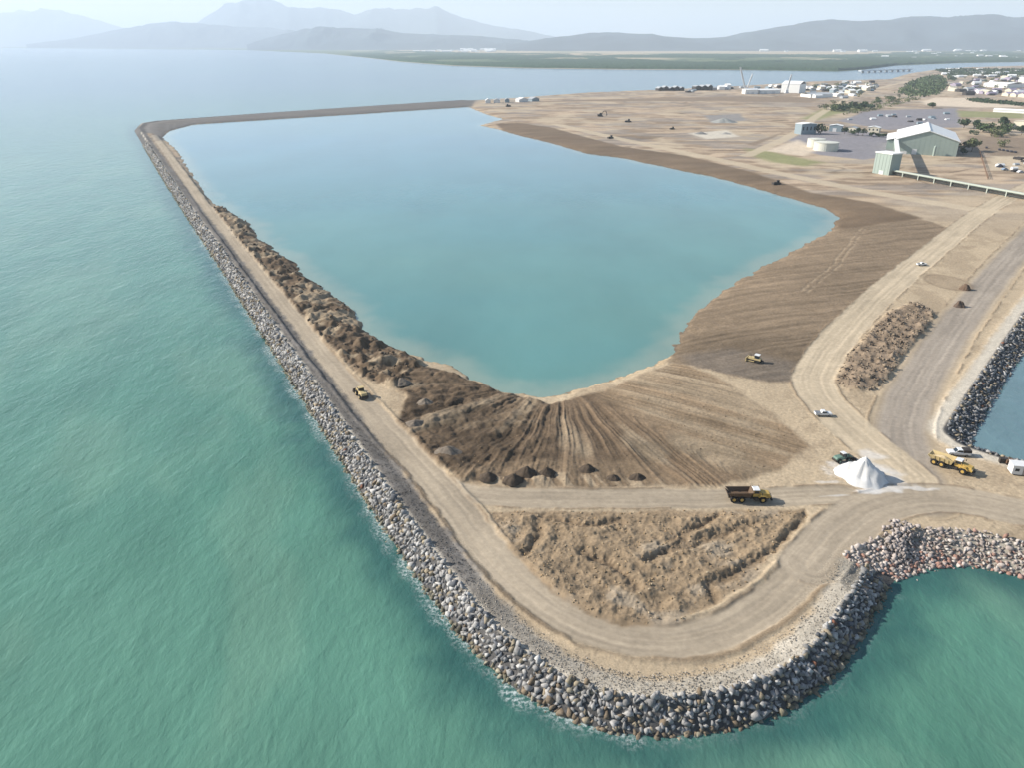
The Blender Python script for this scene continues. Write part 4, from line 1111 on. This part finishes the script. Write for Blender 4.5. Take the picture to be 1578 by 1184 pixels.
# ------------------------------------------------------------------ the port: shed, transfer tower, conveyor, tanks
SHW = mat('shed_cladding', (176, 190, 180), .6, var=.06, scale=.05); SHR = mat('shed_roof', (246, 245, 240), .5, var=.03, scale=.05, k=.85); CNR = mat('conveyor_roof', (198, 204, 190), .6, var=.06)
def local(o, p): return p - Vector(o.location)
def frame_of(pa, pb):
    a = on(*pa); b = on(*pb); d = b - a
    return a, math.atan2(d.y, d.x), math.hypot(d.x, d.y)
def shed(name, pa, pb, depth, eave, ridge_h, wall_m, roof_m, label, cat='shed', doors=(), over=.6, group=None, ridge_along='depth', windows=0):
    """gabled building whose front wall runs from pixel pa to pb"""
    a, rz, w = frame_of(pa, pb)
    a.z = min(a.z, on(*pb).z) - .1
    o = tag(empty(name, a, rz), label, cat, group)
    if ridge_along == 'depth':
        prof = [(0, 0), (w, 0), (w, eave), (w / 2, ridge_h), (0, eave)]
        MB().prism(prof, 0, depth).build('wall', wall_m, o)
        th = max(.25, .012 * w)
        for s in (0, 1):
            x0, x1 = (-over, w / 2) if s == 0 else (w + over, w / 2)
            sl = (ridge_h - eave) / (w / 2); e0 = eave - sl * over
            MB().prism([(x0, e0 + .05), (x1, ridge_h + .05), (x1, ridge_h + .05 + th), (x0, e0 + .05 + th)], -over, depth + over).build('roof_slope', roof_m, o)
        MB().box(w / 2 - w * .012, w / 2 + w * .012, -over - .02, depth + over + .02, ridge_h + th * .6, ridge_h + th * 1.8).build('ridge_cap', roof_m, o)
    else:
        MB().box(0, w, 0, depth, 0, eave).build('wall', wall_m, o)
        m_ = MB(); th = .3
        for s in (0, 1):
            y0, y1 = (-over, depth / 2) if s == 0 else (depth + over, depth / 2)
            q = MB().prism([(y0, eave + .02), (y1, ridge_h), (y1, ridge_h + th), (y0, eave + .02 + th)], -over, w + over)
            q.v = [(yy, xx, zz_) for xx, yy, zz_ in q.v]
            q.build('roof_slope', roof_m, o)
    for (x0, x1, hh) in doors:
        MB().box(w * x0, w * x1, -.12, -.02, 0, hh).build('door', WHT if hh < 7 else SILV, o)
    for k in range(windows):
        x = w * (k + .5) / windows; ww = min(w / windows * .5, 1.6)
        MB().box(x - ww / 2, x + ww / 2, -.1, -.02, eave * .4, eave * .75).build('window', GLS, o)
    return o, w
sh, sw = shed('storage_shed', (1378, 236), (1473, 241), 96, 14.5, 23.5, SHW, SHR, 'huge storage shed with white gabled roof and grey green walls', doors=((.28, .36, 5.5), (.02, .2, 3)), over=1.0)
for x in np.linspace(.06, .94, 12):
    MB().box(sw * x - .15, sw * x + .15, -.07, 0, 0, 14.5 + 9.0 * (1 - abs(x - .5) * 2) - .6).build('wall_rib', SHW, sh)
MB().box(-9, -.5, 30, 95, 0, 10, ).build('lean_to', SHW, sh); MB().prism([(-10, 10.05), (-.5, 12.5), (-.5, 12.9), (-10, 10.45)], 29, 96).build('lean_to_roof', SHR, sh)
MB().tube((sw * .64, -3.5, 0), (sw * .64, -3.5, 9), 1.2, n=12).build('silo', SHW, sh); MB().tube((sw * .64, -3.5, 9), (sw * .64, -3.5, 10.5), 1.3, .2, n=12).build('silo_cap', SHW, sh)

a, rz, w = frame_of((1344, 266), (1369, 270))
tw = tag(empty('transfer_tower', a, rz), 'square grey green conveyor transfer tower with white roof', 'tower')
MB().box(0, w, 0, 13, 0, 17.5).build('wall', SHW, tw); MB().box(-.5, w + .5, -.5, 13.5, 17.52, 18.4).build('roof', SHR, tw)
for k in range(5): MB().box(w * (k + .5) / 5 - .12, w * (k + .5) / 5 + .12, -.15, 0, 0, 17.2).build('wall_rib', SHW, tw)
MB().box(w * .4, w * .65, -.16, -.02, 0, 3.2).build('door', WHT, tw)
# inclined gallery from the tower up to the shed
g0 = tw.matrix_basis @ Vector((w * .8, 12, 14.0)); g1 = sh.matrix_basis @ Vector((-.8, 9.0, 12.0))
gl = tag(empty('conveyor_gallery', (g0.x, g0.y, g0.z)), 'white roofed inclined conveyor gallery between tower and storage shed', 'conveyor')
MB().bar((0, 0, 0), g1 - g0, 3.4, 3.0).build('gallery_body', SHW, gl); MB().bar((0, 0, 1.72), (g1 - g0) + Vector((0, 0, 1.72)), 3.9, .3).build('gallery_roof', SHR, gl)
for f_ in (.3, .7):
    c_ = (g1 - g0) * f_
    for dx in (-1.6, 1.6): MB().bar(c_ + Vector((dx, 0, -1.7)), Vector((c_.x + dx * 1.2, c_.y, 2.6 - g0.z)), .5, .5).build('trestle_leg', SHW, gl)
# long low conveyor to the wharf
c0 = on(1368, 268); c1 = on(1700, 330); cd = (c1 - c0); L = math.hypot(cd.x, cd.y); 
cv_ = tag(empty('wharf_conveyor', c0, math.atan2(cd.y, cd.x)), 'long low pale green roofed conveyor running towards the wharf', 'conveyor')
MB().box(0, L, -2.0, 2.0, 3.6, 4.0).prism([(0, 4.02), (L, 4.02), (L, 4.6), (0, 4.6)], -1.2, 1.2).build('roof', CNR, cv_)
MB().box(0, L, -.9, .9, 1.5, 2.1).build('belt', DRK, cv_)
MB().box(0, L, 1.9, 2.0, .4, 3.58).build('side_wall', CNR, cv_)
k = 0; x = 1.0
while x < L - 1:
    MB().box(x, x + .8, -2.1, -1.5, -.3, 3.58).build('post', CNR, cv_); MB().box(x + .1, x + .5, -1.4, 1.6, 1.1, 1.48).build('cross_beam', DRK, cv_); x += 16
TNK = mat('tank_cream', (232, 230, 214), .5, var=.05, scale=.1)
for (px, py), r_, h_, lb in (((1272, 231), 12.5, 8.5, 'large cream cylindrical tank in the grey yard'), ((1257, 226), 9.5, 8.8, 'smaller cream tank adjoining the large one')):
    p = on(px, py); o = tag(empty('storage_tank', p), lb, 'tank', 'cream tanks in the yard')
    MB().tube((0, 0, -.3), (0, 0, h_), r_, n=36).build('shell', TNK, o); MB().tube((0, 0, h_), (0, 0, h_ + .9), r_ + .15, r_ * .15, n=36).build('roof', TNK, o)
    MB().tube((0, 0, h_ - .5), (0, 0, h_ - .1), r_ + .25, n=36).build('rim', TNK, o)
BLU = mat('blue_grey_wall', (150, 166, 174), .6, var=.08, scale=.1); CRM = mat('cream_wall', (226, 218, 196), .6, var=.06, scale=.1); LAV = mat('lilac_roof', (178, 166, 184), .6, var=.1, scale=.1); GRR = mat('grey_roof', (186, 190, 192), .6, var=.08, scale=.1)
shed('office_block', (1234, 207), (1257, 206), 14, 12.5, 13.4, BLU, SHR, 'blue grey office block with white roof north of the cream tanks', 'building', windows=4)
shed('workshop', (1277, 202), (1296, 203), 11, 7.5, 8.8, BLU, SHR, 'pale workshop with dark doorway east of the office block', 'building', doors=((.3, .6, 4.5),))
shed('workshop', (1304, 203), (1318, 204), 10, 5.5, 6.8, CRM, GRR, 'low cream workshop among the yard trees', 'building', windows=3)
shed('workshop', (1336, 203), (1354, 204), 10, 6, 7.5, CRM, SHR, 'small white roofed workshop beside the storage shed', 'building', windows=3)
shed('warehouse', (1560, 197), (1625, 203), 30, 9, 11, CRM, CRM, 'cream warehouse beside the trees at the edge of the picture', 'building')
shed('long_shed', (1530, 172), (1640, 178), 14, 4, 6.0, SHR, SHR, 'long low white shed by the dry grass field', 'building', ridge_along='width')
shed('warehouse', (1515, 133), (1551, 135), 60, 9, 12, SHR, SHR, 'big white warehouse north of the pale sand field', 'building', ridge_along='width')
shed('warehouse', (1568, 127), (1600, 128), 50, 9, 12, SHR, SHR, 'white warehouse at the picture edge beyond the lilac roofs', 'building', ridge_along='width')
lv = [((1543, 147), (1553, 148)), ((1555, 148), (1565, 149)), ((1567, 149), (1580, 150)), ((1548, 141), (1558, 141.6)), ((1562, 142), (1574, 142.6))]
for i, (pa, pb) in enumerate(lv):
    shed('terrace_house', pa, pb, 22, 5, 8.5, CRM, LAV, 'lilac roofed unit in the cluster below the white warehouses', 'building', group='lilac roofed units')
# waterfront
shed('marina_hall', (1203, 142), (1231, 143), 45, 19, 25, SHR, SHR, 'tall white boat hall on the waterfront', 'building', ridge_along='width')
shed('waterfront_shed', (1148, 144.5), (1168, 144.5), 30, 9, 12, SHR, SHR, 'long white waterfront shed beside the twin cranes', 'building', ridge_along='width', doors=((.1, .3, 5), (.5, .7, 5)))
shed('waterfront_shed', (1171, 144), (1202, 143.5), 26, 7.5, 10, SHR, SHR, 'long low white waterfront shed adjoining the tall boat hall', 'building', ridge_along='width', doors=((.2, .35, 5), (.6, .75, 5)))
shed('waterfront_shed', (1108, 138), (1117, 138), 25, 7, 10, SHR, SHR, 'small white waterfront shed farthest west of the twin cranes', 'building', ridge_along='width')
shed('waterfront_shed', (1120, 137), (1126, 137), 25, 10, 13, SHR, SHR, 'small tall white waterfront shed just west of the twin cranes', 'building', ridge_along='width')
shed('waterfront_shed', (1249, 150), (1283, 149.5), 40, 6, 9, SHR, GRR, 'wide pale shed with grey roof east of the boat hall', 'building', ridge_along='width')
wf = [(1253, 139, 9, 'w'), (1268, 137, 7, 'w'), (1288, 143, 8, 'g'), (1297, 147, 7, 'w'), (1305, 140, 8, 'g'), (1314, 144, 9, 'w'), (1326, 143, 8, 'g'), (1330, 137, 12, 'w'), (1338, 140, 7, 'w'), (1296, 137, 7, 'g'), (1280, 139, 6, 'g')]
for i, (px, py, wpx, t) in enumerate(wf):
    shed('harbour_house', (px - wpx / 2, py), (px + wpx / 2, py), 18 + i % 3 * 4, 5 + i % 3, 8 + i % 3, CRM if t == 'w' else BLU, SHR if t == 'w' else GRR,
         ('white roofed house in the harbour village east of the boat hall' if t == 'w' else 'grey roofed house in the harbour village east of the boat hall'), 'house',
         group='white roofed harbour houses' if t == 'w' else 'grey roofed harbour houses', ridge_along='width' if i % 2 else 'depth')
ends = [((748, 158.5), (756, 158.5), 'white', 'white shed nearest the lagoon at the end of the far breakwater'), ((761, 158), (770, 158), 'white', 'white shed, second one in at the end of the far breakwater'),
        ((778, 157.5), (785, 157.5), 'grey', 'grey shed beside the two white ones at the far breakwater end'), ((800, 157), (814, 156.5), 'white', 'wide white roofed shed with dark front east of the far breakwater end'),
        ((820, 156), (831, 155.5), 'grey', 'grey roofed shed last in the row east of the far breakwater end')]
for pa, pb, t, lb in ends:
    shed('work_shed', pa, pb, 14, 5, 8, WHT if t == 'white' else BLU, SHR if t == 'white' else GRR, lb, 'shed')
for i, px in enumerate((1015, 1023, 1032, 1040, 1048)):
    shed('quay_store', (px, 139.5), (px + 6.5, 139.3), 16, 6 + i % 2 * 2, 9 + i % 2 * 2, DRK, GRR, ('westernmost', 'second', 'third', 'fourth', 'easternmost')[i] + ' dark quay store in the row of five west of the twin cranes', 'shed', group='quay stores in a row')
for i, px in enumerate((1072, 1082, 1091)):
    shed('quay_store', (px, 138.8), (px + 7, 138.6), 16, 9, 11 + i, DRK, GRR, ('lowest', 'middle', 'highest')[i] + ' of three tall dark quay stores just west of the white waterfront sheds', 'shed', group='tall quay stores')
def crane(label, base, tip, tail=None):
    b = on(*base); dv = math.hypot(b.x, b.y)
    def up(p):                                         # a point above the base's own distance
        d = px_dir(*p); t = b.y / d.y; return Vector((d.x * t, b.y, CAM_Z + d.z * t)) - b
    o = tag(empty('crane', b), label, 'crane')
    MB().box(-4, 4, -4, 4, -.3, 2.5).build('base', WHT, o); MB().box(-3, 3, -2.5, 2.5, 2.5, 7).build('cab', WHT, o)
    t_ = up(tip); r0 = Vector((0, 0, 5)); m_ = MB()
    for s in (-1, 1): m_.bar(r0 + Vector((s * 1.4, 0, 0)), t_ + Vector((s * .7, 0, 0)), 1.5, 1.5)
    for k in range(1, 12):
        q = r0.lerp(t_, k / 12); m_.bar(q + Vector((-1.2, 0, 0)), q + Vector((1.2, 0, 0)), .4, .4)
    m_.build('boom', WHT, o)
    if tail:
        t2 = up(tail); MB().bar(r0, t2, 2.2, 2.2).build('mast', WHT, o); MB().bar(t_, t2, .25, .25).build('stay', SILV, o)
    return o
crane('tall white crane with two splayed booms beside the waterfront', (1149, 144), (1141, 103), (1160, 113))
crane('thin white crane boom rising over the tall boat hall', (1212, 143), (1220, 114))
# bridge over the river mouth
b0 = at(1325, 109, 6); b1 = at(1405, 106.5, 6); bd = b1 - b0; L = bd.length
br = tag(empty('bridge', (b0.x, b0.y, 0), math.atan2(bd.y, bd.x)), 'low white road bridge across the river mouth', 'bridge')
MB().box(0, L, -7, 7, 5.5, 8).build('deck', SHR, br)
for y in (-7, 6.6): MB().box(0, L, y, y + .4, 8.02, 9.4).build('parapet', SHR, br)
for k in range(9): MB().box(L * (k + .5) / 9 - 1.2, L * (k + .5) / 9 + 1.2, -6, 6, -2, 5.48).build('pier', GRR, br)

# ------------------------------------------------------------------ trees and scrub
def leaf_mat(name, rgb):
    m = mat(name, rgb, .8, var=.35, scale=.4, spec=.15, k=.62); return m
LEAF = [leaf_mat('leaf_dark', (76, 96, 66)), leaf_mat('leaf_mid', (98, 116, 76)), leaf_mat('leaf_olive', (122, 128, 88))]
BARK = mat('bark', (110, 96, 82), .9, var=.2)
def crown_mesh(rx, rz_, n, seed):
    r = np.random.default_rng(seed)
    lobes = [(r.normal(0, .42, 3) * [rx, rx, rz_ * .7], r.uniform(.45, .7)) for _ in range(7)]
    V = []; F = []
    for i in range(n):
        c, s = lobes[r.integers(len(lobes))]
        d = r.normal(size=3); d /= np.linalg.norm(d)
        p = c + d * np.array([rx, rx, rz_]) * s * r.uniform(.75, 1.05)
        a = r.normal(size=3); a /= np.linalg.norm(a); b = np.cross(a, r.normal(size=3)); b /= np.linalg.norm(b)
        q = r.uniform(.09, .2) * rx; k = len(V)
        V += [p + a * q, p + b * q, p - a * q * r.uniform(.6, 1), p - b * q * r.uniform(.6, 1)]; F.append((k, k + 1, k + 2, k + 3))
    return np_mesh('crown', np.array(V), np.array(F), smooth_=False)
def tree(label, px, py, h_, r_, leaf, seed, name='tree', group=None, n=420):
    p = on(px, py); o = tag(empty(name, p), label, 'tree', group)
    t = MB(); t.tube((0, 0, -.3), (.1 * r_, 0, h_ * .55), h_ * .035, h_ * .018, 7)
    rr_ = random.Random(seed)
    for k in range(4):
        a = rr_.uniform(0, 6.28); t.tube((.06 * r_, 0, h_ * (.3 + .06 * k)), (math.cos(a) * r_ * .6, math.sin(a) * r_ * .6, h_ * (.55 + .06 * k)), h_ * .014, h_ * .006, 5)
    t.build('trunk', BARK, o)
    c = link('crown', crown_mesh(r_, h_ * .38, n, seed), LEAF[leaf], o); c.location = (0, 0, h_ * .62)
    return o
tl = [(1485, 197, 13, 7.5, 0, 'round dark tree nearest the storage shed roof in the group of trees'), (1500, 198, 13, 6, 0, 'slim dark tree, second from the storage shed in the group of trees'),
      (1514, 203, 11, 8, 1, 'low spreading tree in the middle of the group by the cream warehouse'), (1530, 205, 12, 8, 1, 'broad tree in front of the group by the cream warehouse'),
      (1545, 197, 15, 8, 0, 'tall dark tree nearest the cream warehouse'), (1546, 207, 10, 6, 1, 'small green tree below the tall dark one by the warehouse'), (1574, 207, 12, 7, 0, 'dark tree in front of the cream warehouse'),
      (1497, 233, 12, 8.5, 2, 'bushy olive tree beside the shaded wall of the storage shed'), (1484, 238, 7, 4, 0, 'small dark tree in the shade of the storage shed'),
      (1264, 206, 12, 6.5, 0, 'dark tree against the side of the blue grey office block'), (1301, 206, 9, 4, 0, 'dark tree east of the workshop with the doorway'),
      (1322, 208, 10, 3.5, 0, 'slim dark tree, west one of the pair in the yard'), (1329, 209, 10, 3.2, 0, 'slim dark tree, east one of the pair in the yard'),
      (1313, 208, 6, 3.5, 1, 'low green tree before the cream workshop'), (1342, 210, 5, 3.4, 0, 'low dark tree before the small white roofed workshop'), (1350, 210, 5, 3.6, 0, 'low dark tree at the east end of the small white roofed workshop'), (1361, 211, 5, 3.4, 0, 'low dark tree beside the lean-to of the storage shed'),
      (1437, 166, 9, 8, 1, 'lone green tree on the edge of the pale sand field')]
for i, (px, py, h_, r_, lf, lb) in enumerate(tl): tree(lb, px, py, h_, r_, lf, 300 + i)
row = [(1282 + i * 6.5, 171 - (i % 3) * 1.2 - i * .35) for i in range(10)]
for i, (px, py) in enumerate(row): tree(('westernmost', 'second', 'third', 'fourth', 'fifth', 'sixth', 'seventh', 'eighth', 'ninth', 'easternmost')[i] + ' dark green tree from the west in the loose row north of the grey yards', px, py, 8 + i % 3 * 2, 7 + i % 2 * 2, (i + 1) % 2, 330 + i, group='row of trees north of the yards', n=260)
def scrub(name, pts, n, hmin, hmax, leaf, seed, label):
    r = np.random.default_rng(seed); q = in_region(ats(pts), n, r); zt = terrain(q[:, 0], q[:, 1])[0]
    V = []; F = []
    for (x, y), z in zip(q, zt):
        h_ = r.uniform(hmin, hmax)
        for k in range(9):
            p = np.array([x, y, z]) + r.normal(0, 1, 3) * [h_ * .55, h_ * .55, h_ * .22] + [0, 0, h_ * .5]
            a = r.normal(size=3); a /= np.linalg.norm(a); b = np.cross(a, r.normal(size=3)); b /= np.linalg.norm(b); s = h_ * r.uniform(.25, .45)
            m = len(V); V += [p + a * s, p + b * s, p - a * s * .8, p - b * s * .8]; F.append((m, m + 1, m + 2, m + 3))
    return tag(link(name, np_mesh(name, np.array(V), np.array(F), smooth_=False), LEAF[leaf]), label, kind='stuff')
scrub('shrubbery', [(1385, 143), (1400, 128), (1420, 121), (1445, 116), (1458, 125), (1454, 140), (1435, 148), (1405, 150)], 1500, 4, 8, 1, 401, 'dense green thicket beside the river road')
scrub('undergrowth', [(1440, 108), (1480, 107), (1640, 106), (1640, 118), (1500, 116), (1470, 117), (1472, 125), (1464, 124), (1455, 113)], 1400, 4, 9, 0, 402, 'dark green band of trees along the river bank by the town')
scrub('scrub_band', [(1490, 153), (1510, 153), (1578, 160), (1640, 164), (1640, 168), (1560, 162), (1500, 157)], 380, 3, 5, 0, 403, 'brown green scrub band along the top of the pale sand field')
scrub('weeds', [(1290, 176), (1340, 163), (1400, 150), (1420, 152), (1350, 170), (1300, 178)], 260, 2, 4, 2, 404, 'olive weeds along the road to the thicket')
# cars in the yard by the shed
CARS = [mat('car_dark', (70, 70, 78), .4), mat('car_white', (236, 236, 236), .4), mat('car_blue', (150, 170, 190), .4)]
def car(label, px, py, rz, m_, group=None, s=1.0):
    o = tag(empty('parked_car', on(px, py), rz), label, 'car', group); o.scale = (s, s, s)
    MB().prism([(-2.2, .35), (2.2, .35), (2.25, .8), (1.2, .95), (.6, 1.45), (-1.1, 1.45), (-1.8, .98), (-2.25, .9)], -.88, .88).build('body', m_, o, bevel=.05)
    for y in (-.885, .885): MB().prism([(-1.5, .98), (1.0, .98), (.5, 1.38), (-1.0, 1.38)], y - .02, y + .02).build('window', GLS, o)
    for x in (-1.35, 1.4):
        for sg in (-1, 1): wheel(o, x, sg * .8, .33, .22, SILV, sg)
for i, (px, py) in enumerate(((1520, 228), (1540, 231), (1546, 232), (1552, 233), (1558, 234), (1564, 235))):
    car(('dark car standing apart, nearest the storage shed, in the parking row', 'first dark car of the close group in the parking row', 'second dark car of the close group in the parking row', 'third dark car of the close group in the parking row', 'fourth dark car of the close group in the parking row', 'last dark car of the close group in the parking row')[i], px, py, R(60 + i * 3), CARS[0], 'dark cars parked in a row', 1.25)
car('pale blue car parked near the yard fence', 1548, 262, R(20), CARS[2], s=1.5); car('white car parked at the end of the yard', 1572, 266, R(20), CARS[1], s=1.5)
cone('dark_heap', on(1541, 257), 4.5, 3, 3, (60, 62, 72), 71, 'dark heap beside the pale blue car', 'heap')
# post fence running from the shed to the conveyor
f0 = on(1509, 234); f1 = on(1522, 276)
fe = tag(empty('fence', f0), 'brown fence line running down from the storage shed yard', 'fence')
fd = f1 - f0; nP = 22
for k in range(nP + 1):
    q = fd * (k / nP); MB().box(q.x - .15, q.x + .15, q.y - .15, q.y + .15, q.z - .5, q.z + 2.4).build('post', RUST, fe)
    if k < nP:
        q2 = fd * ((k + 1) / nP)
        for zr in (.7, 1.5, 2.2): MB().bar(q + Vector((0, 0, zr)), q2 + Vector((0, 0, zr)), .1, .25).build('rail', RUST, fe)
# tiny town below the eastern hills
me_w = MB().box(-1, 1, -.7, .7, 0, .6).poly([(-1.05, -.75, .6), (1.05, -.75, .6), (1.05, .75, .6), (-1.05, .75, .6), (-1.05, 0, .95), (1.05, 0, .95)], [(0, 1, 5, 4), (2, 3, 4, 5), (1, 2, 5), (3, 0, 4)]).mesh('town_building')
me_w.materials.append(SHR)
rt = random.Random(77)
for i in range(110):
    px = rt.choice((rt.uniform(1100, 1570), rt.uniform(1400, 1570), rt.uniform(640, 760))); py = rt.uniform(73.5, 90) if px > 1350 else rt.uniform(74, 80)
    p = at(px, py, 1.6); o = bpy.data.objects.new('town_building', me_w); COL.objects.link(o)
    s = rt.uniform(14, 34) * (1.7 if py < 80 else .8); o.location = (p.x, p.y, 1.4); o.scale = (s, s * .7, s * .55); o.rotation_euler = (0, 0, rt.uniform(-.4, .4))
    tag(o, 'tiny white building in the hazy plain below the distant hills', 'building', 'distant town buildings')
for i in range(34):
    px = rt.uniform(1455, 1575); py = rt.uniform(106, 119); 
    p = at(px, py, 3); o = bpy.data.objects.new('town_house', me_w); COL.objects.link(o); s = rt.uniform(7, 13); o.location = (p.x, p.y, 2.4); o.scale = (s, s * .8, s * .7); o.rotation_euler = (0, 0, rt.uniform(-.6, .6))
    tag(o, 'small pale house among the trees on the river bank', 'house', 'houses on the river bank')

def house_mesh(m_):
    me = me_w.copy(); me.materials.clear(); me.materials.append(m_); return me
HM = {'white': house_mesh(SHR), 'grey': house_mesh(GRR), 'blue': house_mesh(BLU), 'lilac': house_mesh(LAV), 'cream': house_mesh(CRM), 'dark': house_mesh(DRK)}
def village(poly, n, smin, smax, tones, label, group, seed):
    r = random.Random(seed); P = ats(poly); lo = P.min(0); hi = P.max(0); k = 0; placed = []
    while k < n:
        x, y = r.uniform(lo[0], hi[0]), r.uniform(lo[1], hi[1])
        if not in_poly(np.array([x]), np.array([y]), P)[0]: continue
        s = r.uniform(smin, smax); k += 1
        t = r.choice(tones)
        o = bpy.data.objects.new('town_house', HM[t]); COL.objects.link(o); o.location = (x, y, 2.6); o.scale = (s, s * r.uniform(.6, 1), s * r.uniform(.6, .95)); o.rotation_euler = (0, 0, r.choice((.3, 1.87, .1)) + r.uniform(-.1, .1))
        tag(o, label.replace('TONE', t), 'house', group.replace('TONE', t))
village([(1238, 130), (1300, 126), (1350, 126), (1348, 146), (1290, 152), (1245, 150)], 46, 5, 10, ['white', 'white', 'grey', 'blue', 'dark'], 'small TONE building in the harbour village beyond the yards', 'TONE buildings of the harbour village', 501)
village([(1462, 122), (1520, 118), (1600, 118), (1600, 152), (1545, 150), (1480, 146), (1465, 140)], 70, 5, 12, ['white', 'grey', 'cream', 'lilac', 'dark'], 'small TONE building in the eastern town beyond the sand field', 'TONE buildings of the eastern town', 502)
village([(1060, 139), (1140, 135), (1200, 132), (1240, 130), (1240, 136), (1140, 142), (1060, 143)], 22, 5, 9, ['white', 'grey', 'dark', 'blue'], 'small TONE shed on the quay around the twin cranes', 'TONE sheds on the quay', 503)
crowns = [crown_mesh(1, .8, 130, 600 + k) for k in range(4)]
for k, c_ in enumerate(crowns): c_.materials.append(LEAF[k % 3])
r5 = random.Random(55)
def grove(poly, n, label, group):
    P = ats(poly); lo = P.min(0); hi = P.max(0); k = 0
    while k < n:
        x, y = r5.uniform(lo[0], hi[0]), r5.uniform(lo[1], hi[1])
        if not in_poly(np.array([x]), np.array([y]), P)[0]: continue
        k += 1; s = r5.uniform(4, 8)
        t = empty('town_tree', (x, y, 2.6)); tag(t, label, 'tree', group)
        o = bpy.data.objects.new('crown', crowns[k % 4]); COL.objects.link(o); o.parent = t; o.location = (0, 0, s * .8); o.scale = (s, s, s * .8); o.rotation_euler = (0, 0, r5.uniform(0, 6))
        o = bpy.data.objects.new('trunk', trunk_me); COL.objects.link(o); o.parent = t; o.scale = (s, s, s)
trunk_me = MB().tube((0, 0, -.1), (0, 0, .8), .06, .03, 6).mesh('trunk'); trunk_me.materials.append(BARK)
grove([(1240, 132), (1350, 126), (1350, 150), (1250, 152)], 22, 'small dark tree among the harbour village buildings', 'trees of the harbour village')
grove([(1462, 120), (1600, 118), (1600, 152), (1480, 148)], 40, 'small dark tree among the eastern town buildings', 'trees of the eastern town')

grove([(1478, 198), (1560, 202), (1560, 212), (1490, 210)], 14, 'small green tree in the clump below the cream warehouse', 'clump of trees below the cream warehouse')
grove([(1262, 166), (1300, 158), (1390, 146), (1400, 152), (1340, 166), (1290, 176)], 22, 'small green tree in the belt leading to the thicket', 'belt of trees leading to the thicket')
grove([(1500, 224), (1640, 226), (1640, 232), (1505, 230)], 8, 'small tree along the parking row', 'trees along the parking row')
village([(1290, 190), (1330, 178), (1460, 170), (1470, 186), (1400, 192)], 16, 2.5, 4.5, ['white', 'grey', 'blue', 'dark'], 'small TONE container on the grey yard behind the storage shed', 'TONE containers on the yard', 504)
village([(1500, 240), (1578, 244), (1600, 268), (1530, 262)], 8, 2.5, 4, ['white', 'grey', 'dark'], 'small TONE container in the yard east of the fence', 'TONE containers east of the fence', 505)
